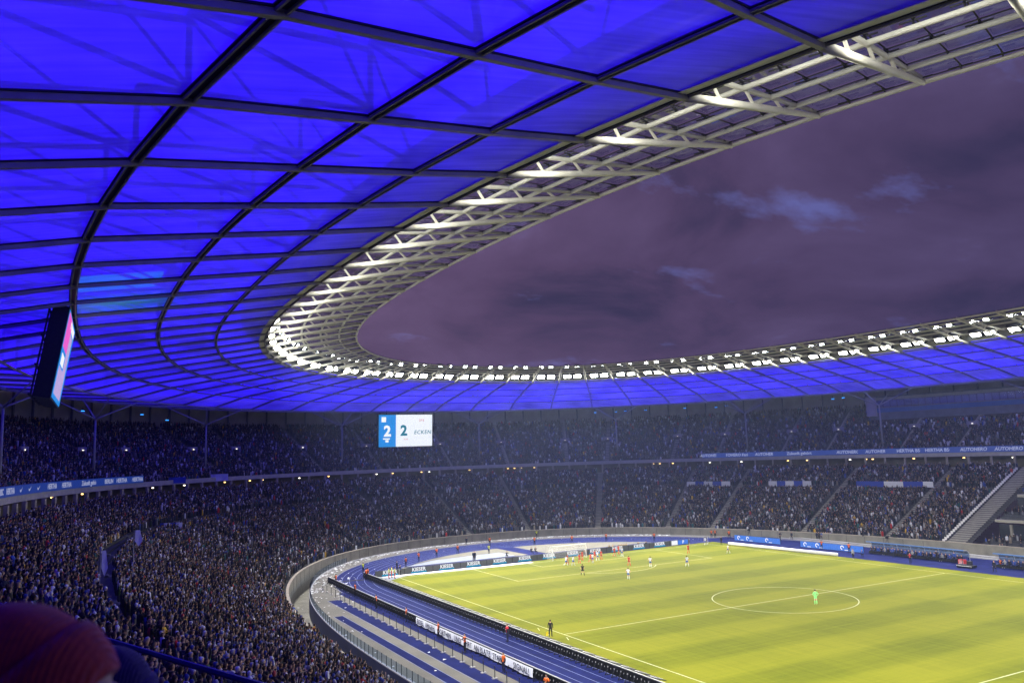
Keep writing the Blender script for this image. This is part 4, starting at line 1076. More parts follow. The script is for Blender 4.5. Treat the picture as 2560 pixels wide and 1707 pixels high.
# ------------------------------------------------------------------ figures: one continuous skinned body each
def skeleton(pose):
    """joints (x right, y forward, z up), edges, radii, region of the segment ending in each joint"""
    J = {}; E_ = []; Rr = {}; Rg = {}
    def j(n, p, r, par=None, reg=None):
        J[n] = p; Rr[n] = r; Rg[n] = reg
        if par: E_.append((par, n))
    lean, hipz, crouch = 0.0, 0.95, 0.0
    arms, legs = pose
    if legs == 'sit': hipz = 0.52
    if legs == 'run': lean = 0.12
    if legs == 'crouch': hipz = 0.50; lean = 0.2
    c = lambda z: (0, lean * (z / 0.6), hipz + z)
    j('pel', c(0), (0.165, 0.12), None, 'shorts'); j('spine', c(0.2), (0.155, 0.105), 'pel', 'shirt'); j('chest', c(0.40), (0.185, 0.12), 'spine', 'shirt')
    j('shl', c(0.50), (0.13, 0.09), 'chest', 'shirt'); j('neck', c(0.575), (0.058, 0.058), 'shl', 'skin'); j('hd1', c(0.66), (0.082, 0.098), 'neck', 'skin'); j('hd2', c(0.76), (0.088, 0.102), 'hd1', 'hair'); j('hd3', c(0.83), (0.055, 0.06), 'hd2', 'hair')
    sy = c(0.5)[1]; sz = c(0.5)[2]
    for s_ in (-1, 1):
        k = 'L' if s_ < 0 else 'R'
        up_ = arms
        if arms == 'mixed': up_ = 'down' if s_ < 0 else 'up'
        j('sh' + k, (s_ * 0.19, sy, sz - 0.03), (0.075, 0.075), 'shl', 'shirt')
        if up_ == 'down': el, ha, tip = (s_ * 0.25, sy - .03, sz - 0.31), (s_ * 0.26, sy + .06, sz - 0.56), (s_ * .25, sy + .09, sz - .65)
        elif up_ == 'hips': el, ha, tip = (s_ * 0.36, sy - .10, sz - 0.26), (s_ * 0.20, sy + .02, sz - 0.46), (s_ * .15, sy + .06, sz - .48)
        elif up_ == 'up': el, ha, tip = (s_ * 0.30, sy + .04, sz + 0.22), (s_ * 0.24, sy + .06, sz + 0.48), (s_ * .22, sy + .07, sz + .57)
        elif up_ == 'fold': el, ha, tip = (s_ * 0.27, sy + .03, sz - 0.28), (s_ * 0.06, sy + .20, sz - 0.25), (-s_ * .04, sy + .20, sz - .22)
        elif up_ == 'clap': el, ha, tip = (s_ * 0.27, sy + .10, sz - 0.22), (s_ * 0.10, sy + .32, sz - 0.10), (s_ * .04, sy + .38, sz - .04)
        elif up_ == 'swing': el, ha, tip = (s_ * 0.26, sy - s_ * .18, sz - 0.24), (s_ * 0.22, sy + (.12 if s_ > 0 else .10) - s_ * .10, sz - 0.38), (s_ * .2, sy + .16 - s_ * .1, sz - .36)
        else: el, ha, tip = (s_ * 0.27, sy + .12, sz - 0.24), (s_ * 0.16, sy + .34, sz - 0.18), (s_ * .13, sy + .42, sz - .14)
        mid = tuple((a + b) / 2 for a, b in zip(J['sh' + k], el))
        j('ua' + k, mid, (0.058, 0.058), 'sh' + k, 'sleeve'); j('el' + k, el, (0.047, 0.047), 'ua' + k, 'arm'); j('wr' + k, ha, (0.034, 0.034), 'el' + k, 'arm'); j('ha' + k, tip, (0.034, 0.028), 'wr' + k, 'skin')
        j('hp' + k, (s_ * 0.10, c(0)[1], hipz - 0.06), (0.10, 0.11), 'pel', 'shorts')
        y0 = c(0)[1]
        if legs == 'stand': kn, an = (s_ * 0.12, y0 + 0.02, 0.50), (s_ * 0.13, y0 - .02, 0.09)
        elif legs == 'wide': kn, an = (s_ * 0.19, y0 + 0.02, 0.50), (s_ * 0.25, y0 - .02, 0.09)
        elif legs == 'walk': kn, an = (s_ * 0.10, y0 + s_ * .16, 0.51), (s_ * 0.10, y0 + s_ * .26 - .04, 0.10)
        elif legs == 'run': kn, an = ((s_ * 0.10, y0 + .32, 0.62), (s_ * 0.10, y0 + .22, 0.20)) if s_ > 0 else ((s_ * 0.10, y0 - .10, 0.50), (s_ * 0.10, y0 - .46, 0.26))
        elif legs == 'sit': kn, an = (s_ * 0.14, y0 + .44, 0.52), (s_ * 0.15, y0 + .46, 0.10)
        else: kn, an = (s_ * 0.18, y0 + .34, 0.52), (s_ * 0.15, y0 + .02, 0.10)
        mt = tuple(a * .45 + b * .55 for a, b in zip(kn, J['hp' + k]))
        j('th' + k, mt, (0.085, 0.092), 'hp' + k, 'shorts'); j('kn' + k, kn, (0.060, 0.064), 'th' + k, 'thigh')
        cf = tuple(a * .35 + b * .65 for a, b in zip(an, kn)); j('cf' + k, (cf[0], cf[1] - .02, cf[2]), (0.058, 0.062), 'kn' + k, 'sock'); j('an' + k, an, (0.040, 0.044), 'cf' + k, 'sock')
        j('to' + k, (an[0] + s_ * .02, an[1] + 0.17, max(an[2] - 0.05, 0.035)), (0.042, 0.034), 'an' + k, 'shoe')
    return J, E_, Rr, Rg
_geo = {}
def body_geo(pose, sub):
    k = (pose, sub)
    if k in _geo: return _geo[k]
    J, E_, Rr, Rg = skeleton(pose); names = list(J); ix = {n_: i for i, n_ in enumerate(names)}
    me = bpy.data.meshes.new('tmp'); me.from_pydata([J[n_] for n_ in names], [(ix[a], ix[b]) for a, b in E_], [])
    o = bpy.data.objects.new('tmp', me); COL.objects.link(o)
    md = o.modifiers.new('Skin', 'SKIN'); md.use_smooth_shade = True; md.branch_smoothing = 0.3
    sv = me.skin_vertices[0].data
    for n_ in names: sv[ix[n_]].radius = Rr[n_]; sv[ix[n_]].use_root = (n_ == 'pel')
    if sub: s_ = o.modifiers.new('Sub', 'SUBSURF'); s_.levels = sub; s_.render_levels = sub
    dg = bpy.context.evaluated_depsgraph_get(); ev = bpy.data.meshes.new_from_object(o.evaluated_get(dg))
    bpy.data.objects.remove(o); bpy.data.meshes.remove(me)
    ev.calc_loop_triangles()
    V = np.empty(len(ev.vertices) * 3, np.float32); ev.vertices.foreach_get('co', V); V = V.reshape(-1, 3)
    T = np.empty(len(ev.loop_triangles) * 3, np.int32); ev.loop_triangles.foreach_get('vertices', T); T = T.reshape(-1, 3)
    bpy.data.meshes.remove(ev)
    segs = [(np.array(J[a]), np.array(J[b]), Rg[b]) for a, b in E_]
    D = []
    for a, b, _ in segs:
        ab = b - a; t = np.clip(((V - a) @ ab) / (ab @ ab), 0, 1); D.append(np.linalg.norm(V - (a + t[:, None] * ab), axis=1))
    near = np.argmin(np.array(D), 0); reg = np.array([segs[i][2] for i in near], dtype=object)
    hz = J['hd1'][2]; hy = J['hd1'][1]
    reg[(V[:, 2] > hz - .04) & (V[:, 1] - hy > 0.015) & (V[:, 2] < hz + 0.11) & np.isin(reg, ['hair', 'skin'])] = 'skin'
    reg[(V[:, 2] > hz - .03) & (V[:, 1] - hy < -0.02) & np.isin(reg, ['hair', 'skin'])] = 'hair'
    reg[np.isin(reg, ['pel'])] = 'shorts'
    _geo[k] = (V, T, reg)
    return _geo[k]
SK = (0.50, 0.30, 0.20)
def outfit(**k):
    d = dict(skin=SK, hair=(0.03, 0.02, 0.012), shirt=(.5, .5, .5), sleeve=None, arm=SK, shorts=(.1, .1, .1), thigh=None, sock=None, shoe=(.02, .02, .02)); d.update(k)
    for a, b in (('sleeve', 'shirt'), ('thigh', 'shorts'), ('sock', 'thigh')):
        if d[a] is None: d[a] = d[b]
    return d
_fm = {}
def fig_mesh(pose, key, of, sub=1):
    k = (pose, key)
    if k not in _fm:
        V, T, reg = body_geo(pose, sub); c = np.ones((len(V), 4), np.float32); c[:, :3] = [of[r] for r in reg]
        _fm[k] = arr_mesh('body', V, T, M_FIG, {'col': ('FLOAT_COLOR', c)}, smooth=True)
    return _fm[k]
WHT, RED, BLK, ORA, YEL, NAV, BLU = (.62, .66, .74), (.50, .045, .03), (.018, .018, .02), (.75, .14, .02), (.55, .62, .04), (.02, .025, .05), (.03, .08, .35)
OUT = {
    'white': outfit(shirt=WHT, shorts=(.05, .12, .40), thigh=SK, sock=WHT, shoe=(.3, .3, .3)),
    'red': outfit(shirt=RED, shorts=(.45, .05, .03), thigh=SK, sock=RED, shoe=(.3, .1, .05)),
    'referee': outfit(shirt=BLK, shorts=BLK, thigh=SK, sock=BLK, hair=(.02, .015, .01)),
    'green': outfit(shirt=(.20, .62, .20), shorts=(.20, .62, .20), thigh=SK, sock=(.20, .62, .20), arm=(.2, .6, .2), shoe=(.3, .4, .2)),
    'orange': outfit(shirt=ORA, sleeve=ORA, arm=BLK, shorts=NAV, hair=(.02, .015, .012)),
    'orangedk': outfit(shirt=ORA, sleeve=BLK, arm=BLK, shorts=BLK),
    'redvest': outfit(shirt=(.5, .03, .05), arm=BLK, shorts=NAV),
    'yellow': outfit(shirt=YEL, arm=BLK, shorts=BLK),
    'medic': outfit(shirt=(.55, .60, .12), arm=(.5, .55, .12), shorts=(.5, .05, .03), hair=(.05, .03, .02)),
    'dark': outfit(shirt=NAV, arm=NAV, shorts=BLK), 'black': outfit(shirt=BLK, arm=BLK, shorts=BLK),
    'blue': outfit(shirt=BLU, arm=BLU, shorts=NAV), 'grey': outfit(shirt=(.30, .30, .31), arm=(.3, .3, .31), shorts=BLK, shoe=(.5, .5, .5)),
    'tan': outfit(shirt=(.30, .24, .13), arm=(.3, .24, .13), shorts=BLK),
}
def person(kind, pose, label, loc, face=None, rz=None, h=1.0, group=None, cat='person', sub=1):
    if rz is None:
        d = Vector((face[0] - loc[0], face[1] - loc[1])); rz = math.atan2(d.y, d.x) - math.pi / 2
    o = link('person', fig_mesh(pose, kind, OUT[kind], sub), None, loc); o.rotation_euler = (0, 0, rz); o.scale = (h, h, h)
    return tag(o, label, cat, group)
z8p = lambda x, y: (1250 + x * .23384, 1320 + y * .23384)
z1p = lambda x, y: (700 + x * .29144, 1250 + y * .29144)
z3p = lambda x, y: (1740 + x * .17007, 1300 + y * .17007)
z7p = lambda x, y: (2060 + x * .21259, 1300 + y * .21259)
def P0(uv, z=0.03): p = gp(uv[0], uv[1], z); return (p.x, p.y, z)
BALL = (33.6, 52.2)
players = [
    ('white', (708, 406), ('down', 'run'), 'player in white leftmost of the crowd before the goal, bending forward'),
    ('red', (722, 384), ('down', 'wide'), 'player in red half hidden behind the leftmost white player'),
    ('white', (785, 402), ('swing', 'walk'), 'player in white and blue shorts near the left goal post'),
    ('red', (852, 378), ('hips', 'wide'), 'player in red nearest the near post, right behind the referee'),
    ('red', (882, 345), ('down', 'stand'), 'player in red in the middle of the goal mouth'),
    ('white', (918, 306), ('hips', 'wide'), 'pale keeper standing at the far goal post'),
    ('red', (968, 372), ('swing', 'run'), 'player in red just right of the far goal post'),
    ('white', (992, 374), ('down', 'stand'), 'player in white between two red players right of the goal'),
    ('red', (1016, 340), ('mixed', 'walk'), 'player in red behind the white pair right of the goal'),
    ('white', (1046, 348), ('swing', 'walk'), 'player in white striding at the right of the goal crowd'),
    ('red', (1084, 338), ('down', 'wide'), 'player in red rightmost of the crowd by the goal'),
    ('red', (1226, 304), ('hips', 'walk'), 'player in red, left of the trio near the six yard corner'),
    ('red', (1270, 280), ('down', 'stand'), 'player in red, middle of the trio near the six yard corner'),
    ('white', (1306, 304), ('down', 'wide'), 'player in white, right of the trio near the six yard corner'),
    ('red', (1382, 405), ('hips', 'wide'), 'player in red alone inside the penalty arc'),
    ('white', (1375, 546), ('hips', 'stand'), 'player in white nearest the camera outside the penalty area'),
    ('white', (1610, 415), ('hips', 'stand'), 'player in white standing on the edge of the penalty arc'),
    ('white', (2002, 408), ('down', 'wide'), 'player in white at the far corner of the penalty area'),
    ('red', (2016, 272), ('mixed', 'walk'), 'player in red inside the far side of the penalty area'),
    ('white', (2196, 188), ('down', 'run'), 'player in white about to take the corner kick'),
]
for kd, uv, ps, lb in players: person(kd, ps, lb, P0(z8p(*uv)), BALL if 'keeper' not in lb else (0, 20), h=1.02)
person('white', ('down', 'walk'), 'player in white walking inside the far touchline', P0(z3p(475, 490)), (0, 45))
person('referee', ('hips', 'wide'), 'referee in black on the edge of the penalty area', P0(z8p(885, 505)), (5, 52), h=1.03)
person('green', ('hips', 'stand'), 'goalkeeper in bright green in the centre circle', P0((2040, 1510.3)), (20, 50), h=1.06)
lm_ = person('black', ('down', 'stand'), 'assistant referee in black with a yellow flag on the near touchline', P0((1377, 1591.3)), (0, 50), h=1.04)
fl_ = thing('linesman_flag', 'yellow flag hanging from the hand of the near assistant referee', 'flag', (lm_.location.x - 0.28, lm_.location.y + 0.02, 0.72))
MB().tube([(0, 0, 0.15), (0, 0, -0.45)], 0.012, 5).build('stick', M_DARK, fl_); MB().add([(0.01, 0, -.05), (0.01, .03, -.45), (-.28, .05, -.52), (-.30, -.02, -.12)], [(0, 1, 2, 3)]).build('cloth', mat('yellow_cloth', (.75, .55, .02), .8, .1, 4), fl_)
person('black', ('down', 'stand'), 'assistant referee in black beyond the far touchline', P0(z3p(375, 362)), (0, 40))
stew = [
    (z1p(1080, 572), 'orange', 'leftmost steward on the inner edge of the track behind the goal'), (z1p(1190, 528), 'orange', 'steward second from left on the inner edge of the track'),
    (z1p(1345, 490), 'orange', 'steward third from left on the inner edge of the track'), (z1p(1525, 458), 'orange', 'steward fourth from left on the track bend'),
    (z1p(1793, 460), 'yellow', 'steward in a yellow vest on the beige area behind the goal'), (z1p(1800, 388), 'orange', 'steward on the outer track straight behind the yellow vest'),
    (z1p(713, 622), 'yellow', 'steward in a yellow vest at the left track bend'), (z1p(738, 682), 'orange', 'left of two orange stewards at the corner of the black boards'),
    (z1p(752, 678), 'orange', 'right of two orange stewards at the corner of the black boards'), (z1p(480, 728), 'orangedk', 'steward at the top end of the track boards'),
    (z1p(645, 822), 'orangedk', 'steward second down along the track boards'), (z1p(825, 932), 'orangedk', 'steward third down along the track boards'), (z1p(1085, 1045), 'orange', 'steward left of the white cloth banner'),
    (z1p(1360, 1188), 'orangedk', 'steward before the left part of the white cloth banner'), (z1p(1588, 1308), 'orangedk', 'steward in the middle of the white cloth banner'),
    (z1p(1920, 1478), 'orange', 'steward with a bright orange back near the right end of the banner'), (z1p(1952, 1212), 'redvest', 'steward in a red vest behind the touchline boards'),
    (z8p(370, 182), 'orange', 'steward on the track straight above the left goal post'), (z8p(770, 160), 'orange', 'steward on the far bend above the goal'),
    (z8p(1137, 140), 'orange', 'steward on the far bend right of the goal'), (z8p(1650, 138), 'orange', 'steward on the far bend above the last board'),
    (z8p(2262, 102), 'orange', 'left of two stewards by the far corner wall'), (z8p(2302, 102), 'orangedk', 'right of two stewards by the far corner wall'),
    (z3p(490, 275), 'orange', 'steward at the left end of the first blue board'), (z3p(1850, 432), 'orange', 'steward before the second blue board'), (z3p(2255, 482), 'orange', 'steward at the right end of the second blue board'),
    ((1368, 1745), 'orange', 'steward cut by the bottom edge of the picture'), (z8p(392, 104), 'yellow', 'steward in a yellow vest at the far wall above the goal'),
]
poses = [('down', 'stand'), ('fold', 'stand'), ('hips', 'stand'), ('down', 'wide'), ('fwd', 'stand')]
for k, (uv, kd, lb) in enumerate(stew):
    p = P0(uv, 0.02); person(kd, poses[k % 5], lb + ', facing the stand' if False else lb, p, (p[0] * 2.2, p[1] * 2.2), h=1.03 + 0.03 * (k % 3))
for k, uv in enumerate(((935, 672), (958, 662), (985, 672))):
    person('medic', poses[k], ('left', 'middle', 'right')[k] + ' medic of three in yellow jacket and red trousers at the near corner', P0(z1p(*uv)), (10, 30), h=1.04)
for k, (uv, lb) in enumerate((((1003, 606), 'dark figure behind the medics at the board corner'), ((1030, 642), 'dark figure right of the medics before the board'), ((1600, 385), 'dark figure at the far wall above the tarpaulin'),
                              ((1660, 518), 'left of two dark figures on the tarpaulin'), ((1674, 516), 'right of two dark figures on the tarpaulin'), ((1942, 492), 'dark figure sitting at the end of the tarpaulin'))):
    person('dark', (('down', 'stand') if k < 5 else ('fwd', 'crouch')), lb, P0(z1p(*uv), 0.05), (0, 20))
for k, uv in enumerate(((980, 216), (1030, 214), (1108, 206), (1130, 204), (1152, 202), (1176, 200), (1295, 186), (1382, 178), (345, 262), (310, 268))):
    person('tan' if k < 6 else 'dark', ('fwd', 'crouch') if k < 8 else ('fwd', 'sit'), '%s photographer from the left crouching behind the board right of the goal' % ('first second third fourth fifth sixth seventh eighth ninth tenth'.split()[k]) if k < 8 else ('camera operator seated left of the goal' if k == 8 else 'helper seated left of the camera operator'),
           (P0(z8p(*uv), 0.02)[0], 57.0 if k < 8 else 64.5, 0.02), (0, 20))
# people on and by the benches
bk = ['dark', 'black', 'blue', 'dark', 'grey', 'black', 'blue', 'dark']
for k in range(26):
    y = 21.4 - 0.68 * k
    person(bk[k % 8], (('fold', 'fwd', 'down')[k % 3], 'sit'), 'team member seated on the long bench', (45.05, y, 0.02), (0, y), group='team members on the long bench')
for k in range(14):
    y = -1.9 - 0.7 * k
    person(bk[(k + 3) % 8] if k else 'orangedk', (('fold', 'fwd', 'down')[k % 3], 'sit'), 'team member seated on the second bench' if k else 'person in orange seated at the left end of the second bench', (45.05, y, 0.02), (0, y), group='team members on the second bench' if k else None)
for uv, kd, ps, lb in ((z7p(345, 455), 'grey', ('down', 'stand'), 'man in grey standing left of the long bench'), (z7p(460, 430), 'blue', ('fwd', 'crouch'), 'man in blue crouching at the left end of the bench'), (z7p(820, 440), 'blue', ('fold', 'stand'), 'man in blue standing before the long bench'),
                       (z7p(1018, 508), 'redvest', ('fwd', 'stand'), 'boy in red and black before the long bench'), (z7p(1225, 470), 'dark', ('fwd', 'crouch'), 'dark figure crouching before the right end of the bench'), (z7p(1540, 500), 'blue', ('down', 'stand'), 'man in blue standing behind the camera cart'),
                       (z7p(1330, 480), 'black', ('fold', 'stand'), 'man in black beside the red crate'), (z7p(2010, 612), 'black', ('down', 'walk'), 'coach in black walking on the blue strip right of the cart'),
                       (z7p(2080, 395), 'black', ('fold', 'stand'), 'left of two guards in black under the terrace'), (z7p(2110, 395), 'dark', ('down', 'stand'), 'right of two guards in black under the terrace'),
                       (z7p(2198, 372), 'yellow', ('fold', 'stand'), 'left of two guards in yellow vests by the blue panel'), (z7p(2320, 372), 'yellow', ('down', 'stand'), 'right of two guards in yellow vests by the blue panel'),
                       (z7p(1372, 312), 'orange', ('down', 'stand'), 'left of two stewards in orange on the far walkway'), (z7p(1460, 312), 'orange', ('fold', 'stand'), 'right of two stewards in orange on the far walkway'),
                       (z7p(1530, 345), 'orange', ('fwd', 'crouch'), 'left of two stewards crouching at the wide stairs'), (z7p(1578, 345), 'orange', ('fwd', 'crouch'), 'right of two stewards crouching at the wide stairs')):
    p = P0(uv, 0.02); person(kd, ps, lb, p, (p[0] - 20, p[1]))
for k in range(9):
    p = P0(z3p(1780 + 34 * k if k < 7 else 1240 + 170 * (k - 7), 292), 0.02); person(bk[k % 8], poses[k % 5], 'dark clad helper standing behind the far boards', p, (0, p[1]), group='helpers behind the far boards')
for k, uv in enumerate((z7p(485, 265), z7p(605, 270), z7p(750, 290), z7p(860, 290), z3p(600, 215), z3p(790, 235))):
    p = P0(uv, 0.02); t = thing('broadcast_camera', 'broadcast camera on a tripod on the far walkway', 'camera', p, rz=0.2, group='cameras on the far walkway')
    for a in range(3): MB().tube([(0, 0, 1.25), (0.5 * math.cos(a * 2.1), 0.5 * math.sin(a * 2.1), 0)], 0.03, 5).build('leg', M_DARK, t)
    MB().box((0, 0, 1.45), (0.9, 0.35, 0.38)).build('body', M_BLACK, t); MB().tube([(-.45, 0, 1.45), (-.75, 0, 1.45)], 0.11, 8).build('lens', M_DARK, t)

# litter of paper along the moat
lt = MB()
def paper(x, y, z, s_):
    a = random.uniform(0, 6.28); ca, sa = math.cos(a) * s_, math.sin(a) * s_ * random.uniform(.4, 1)
    t1, t2 = random.uniform(0, .5) * s_, random.uniform(0, .5) * s_
    lt.quad((x - ca, y - sa, z + .03), (x + sa, y - ca, z + .03 + t1), (x + ca, y + sa, z + .04), (x - sa, y + ca, z + .03 + t2))
for _ in range(2600):
    i = random.randrange(NS); p = PM[i]
    if p[1] < 30 and not (p[0] < 0 and p[1] > -40): continue
    if p[0] > 40: continue
    dens = 1.0 if p[1] > 40 else 0.22
    if random.random() > dens: continue
    o = abs(random.gauss(0, 1.0)) if p[1] > 62 else random.uniform(0, 1) ** 2 * 6.5
    q = p - SN[i] * (0.35 + o) + np.array([SN[i][1], -SN[i][0]]) * random.uniform(-.7, .7)
    paper(q[0], q[1], 0.02, random.uniform(.12, .38) if p[1] > 45 else random.uniform(.10, .26))
for _ in range(160):
    i = random.randrange(NS); p = PM[i]
    if p[1] < 52: continue
    q = p - SN[i] * random.uniform(2, 11); paper(q[0], q[1], 0.02, random.uniform(.08, .2))
for _ in range(260):
    i = random.randrange(NS); p = PM[i]
    if p[0] > -30 or p[1] < 10: continue
    q = p + SN[i] * random.uniform(.4, 3.0); paper(q[0], q[1], -2.38, random.uniform(.1, .3))
lo_ = lt.build('paper_litter', M_PAPER); tag(lo_, 'white paper litter strewn along the moat edge', 'litter', kind='stuff')

# ------------------------------------------------------------------ spectators
def lofted(rings, n, rot=0.0):
    V = []; 
    for (x, y, z, rx, ry) in rings:
        for k in range(n):
            a = 2 * math.pi * (k + rot) / n; V.append((x + rx * math.cos(a), y + ry * math.sin(a), z))
    T = []
    for r_ in range(len(rings) - 1):
        for k in range(n):
            a, b, c, d = r_ * n + k, r_ * n + (k + 1) % n, (r_ + 1) * n + (k + 1) % n, (r_ + 1) * n + k
            T += [(a, b, c), (a, c, d)]
    top = (len(rings) - 1) * n
    T += [(top, top + k, top + k + 1) for k in range(1, n - 1)]
    return V, T
def crowd_body(lod, var):
    """light spectator: region 0 trousers, 1 coat, 2 skin, 3 hair or hat"""
    V, T, Rg = [], [], []
    def add(v, t, r_):
        b = len(V); V.extend(v); T.extend([tuple(i + b for i in q) for q in t]); Rg.extend([r_] * len(v) if np.isscalar(r_) else r_)
    n = 6 if lod < 2 else 5
    if lod == 0: v, t = lofted([(0, 0, 0, .15, .12), (0, 0, .8, .19, .14)], n); add(v, t, 0)
    z0 = .75 if lod < 2 else .55
    v, t = lofted([(0, 0, z0, .20, .15), (0, 0, 1.15, .23, .15), (0, 0, 1.38, .22, .13), (0, 0, 1.48, .09, .07)], n); add(v, t, 1)
    hn = 6 if lod < 2 else 4
    v, t = lofted([(0, .02, 1.46, .055, .06), (0, .03, 1.57, .088, .10), (0, .02, 1.66, .095, .105), (0, .01, 1.745, .05, .055)], hn, 0.5)
    rg = []
    for p in v: rg.append(3 if (p[2] > 1.64 or p[1] < -.01) else 2)
    add(v, t, rg)
    if lod < 2:
        for s_ in (-1, 1):
            if var == 0: pts = [(s_ * .22, 0, 1.38), (s_ * .29, .02, 1.12), (s_ * .24, .16, .92)]
            elif var == 1: pts = [(s_ * .22, 0, 1.38), (s_ * .28, .14, 1.16), (s_ * .06, .34, 1.26)]
            elif var == 2: pts = [(s_ * .22, 0, 1.38), (s_ * .33, .06, 1.60), (s_ * .26, .10, 1.88)]
            else: pts = [(s_ * .22, 0, 1.38), (s_ * .30, .06, 1.14), (s_ * .10, .25, 1.08)]
            rr_ = (.065, .055, .04); m = 3
            vv = []
            for (x, y, z), r_ in zip(pts, rr_):
                for k in range(m): a = 2 * math.pi * k / m; vv.append((x + r_ * math.cos(a), y + r_ * .6 * math.sin(a), z + r_ * .8 * math.sin(a)))
            tt = []
            for q in range(2):
                for k in range(m): a, b, c, d = q * m + k, q * m + (k + 1) % m, (q + 1) * m + (k + 1) % m, (q + 1) * m + k; tt += [(a, b, c), (a, c, d)]
            tt += [(6, 7, 8)]
            add(vv, tt, [1] * 6 + [2] * 3)
    return np.array(V, np.float32), np.array(T, np.int32), np.array(Rg)
COATS = [((.010, .010, .012), 30, 'black'), ((.018, .022, .045), 22, 'navy'), ((.032, .033, .038), 12, 'dark grey'), ((.11, .11, .12), 10, 'grey'), ((.48, .49, .52), 7, 'white'),
         ((.03, .06, .24), 3, 'blue'), ((.035, .028, .020), 5, 'brown'), ((.40, .03, .03), 1.2, 'red'), ((.02, .10, .11), 2, 'teal'), ((.48, .30, .03), 1, 'yellow'), ((.17, .145, .11), 3, 'beige'), ((.02, .04, .02), 3, 'dark green')]
cw = np.array([c[1] for c in COATS], float); cw /= cw.sum(); cc = np.array([c[0] for c in COATS])
HAIR = np.array([(.02, .014, .010), (.05, .03, .016), (.012, .012, .014), (.30, .31, .34), (.03, .05, .2), (.16, .12, .08), (.5, .52, .56), (.3, .04, .04)]); hw_ = np.array([30, 18, 22, 7, 9, 8, 5, 1.5]); hw_ /= hw_.sum()
SKN = np.array([(.36, .22, .15), (.31, .18, .12), (.42, .28, .20), (.16, .09, .05)])
pos, fac, seatf, tier_id = [], [], [], []
dense_s = np.arange(NS + 1)
def fill(A, z, ais, occ, tier):
    P = stand_ring(A); Q = np.vstack([P, P[:1]]); d = np.hypot(*np.diff(Q, axis=0).T); s = np.concatenate([[0], np.cumsum(d)]); L_ = s[-1]
    m = int(L_ / 0.50); t = (np.arange(m) + rng.uniform(-.18, .18, m) + rng.uniform(0, 1)) * (L_ / m); t = np.clip(t, 0, L_ - .01)
    X = np.interp(t, s, Q[:, 0]); Y = np.interp(t, s, Q[:, 1]); si = np.interp(t, s, dense_s)
    keep = rng.uniform(0, 1, m) < np.where((X > 45) & (Y < 78), occ - 0.12, occ)
    for a in ais:
        dd = np.abs((si - a + NS / 2) % NS - NS / 2) * (L_ / NS); keep &= dd > (0.72 if tier == 0 else 0.55) + 0.14
    if tier == 0:
        dd = np.abs((si - wst + NS / 2) % NS - NS / 2) * (L_ / NS); keep &= dd > 2.4
        keep &= ~((X > 50) & (Y < 13.5))
    else:
        keep &= ~((X > 60) & (Y < 60) & (A > 106.0))
    uu, vv, zc = project(np.column_stack([X, Y, np.full(m, z + 1.2)]))
    keep &= (zc > 4) & (uu > -140) & (uu < 2700) & (vv > 700) & (vv < 1800)
    keep &= np.hypot(X - CAM[0], Y - CAM[1]) > (30 if tier else 0)
    nn = np.column_stack([np.interp(si % NS, dense_s, np.append(SN[:, 0], SN[0, 0])), np.interp(si % NS, dense_s, np.append(SN[:, 1], SN[0, 1]))])
    k = np.where(keep)[0]
    off = .36 + rng.normal(0, .15, len(k)).clip(-.34, .34)
    pos.append(np.column_stack([X[k] + nn[k, 0] * off + rng.uniform(-.06, .06, len(k)), Y[k] + nn[k, 1] * off + rng.uniform(-.06, .06, len(k)), z + rng.normal(0, .05, len(k))]))
    fac.append(np.arctan2(-nn[k, 1], -nn[k, 0]) - math.pi / 2 + rng.normal(0, .35, len(k)))
    seatf.append((X[k] > 45) & (Y[k] < 80) | (tier == 1)); tier_id.append(np.full(len(k), tier))
for i in range(NL):
    if LA[i] > 79.0 and LA[i] < 80.3: continue
    fill(LA[i], LZr[i], AIS_L, 0.97 if LA[i] < 79 else 0.94, 0)
for i in range(NU): fill(UA[i], UZ[i], AIS_U, 0.93, 1)
for x0, z_, y1 in ((60.2, 0.55, 11.5), (66.0, 5.05, 11.0), (73.5, 9.15, 10.8)):
    for r_ in range(4):
        yy = np.arange(-12, y1 - .3, 0.62); yy = yy[rng.uniform(0, 1, len(yy)) < (.55 if r_ else .25)]; m = len(yy)
        pos.append(np.column_stack([np.full(m, x0 + 1.3 + r_ * 1.1) + rng.uniform(-.1, .1, m), yy, np.full(m, z_ + .35 + r_ * .25)])); fac.append(math.pi / 2 + rng.normal(0, .4, m)); seatf.append(np.ones(m, bool)); tier_id.append(np.zeros(m))
pos = np.vstack(pos).astype(np.float32); fac = np.concatenate(fac); seatf = np.concatenate(seatf); tier_id = np.concatenate(tier_id)
# nobody sits inside the entrances of the upper stand
for i in AIS_U:
    k = stand_ring(104.6)[i]; pos_ok = np.hypot(pos[:, 0] - k[0], pos[:, 1] - k[1]) > 1.7
    sel = pos_ok | (tier_id == 0); pos, fac, seatf, tier_id = pos[sel], fac[sel], seatf[sel], tier_id[sel]
pos[:, 2] -= np.where(seatf, 0.36, 0.0)
scl = rng.uniform(0.90, 1.10, len(pos)).astype(np.float32)
ci = rng.choice(len(COATS), len(pos), p=cw)
uu, vv, zc = project(pos + np.array([0, 0, 1.3]))
ok = (uu > 10) & (uu < 2550) & (vv < 1700) & ~((uu < 340) & (vv > 1430)) & (zc > 5)
order = np.argsort(np.where(ok, zc, 1e9))[:300]
single = np.zeros(len(pos), bool); single[order] = True
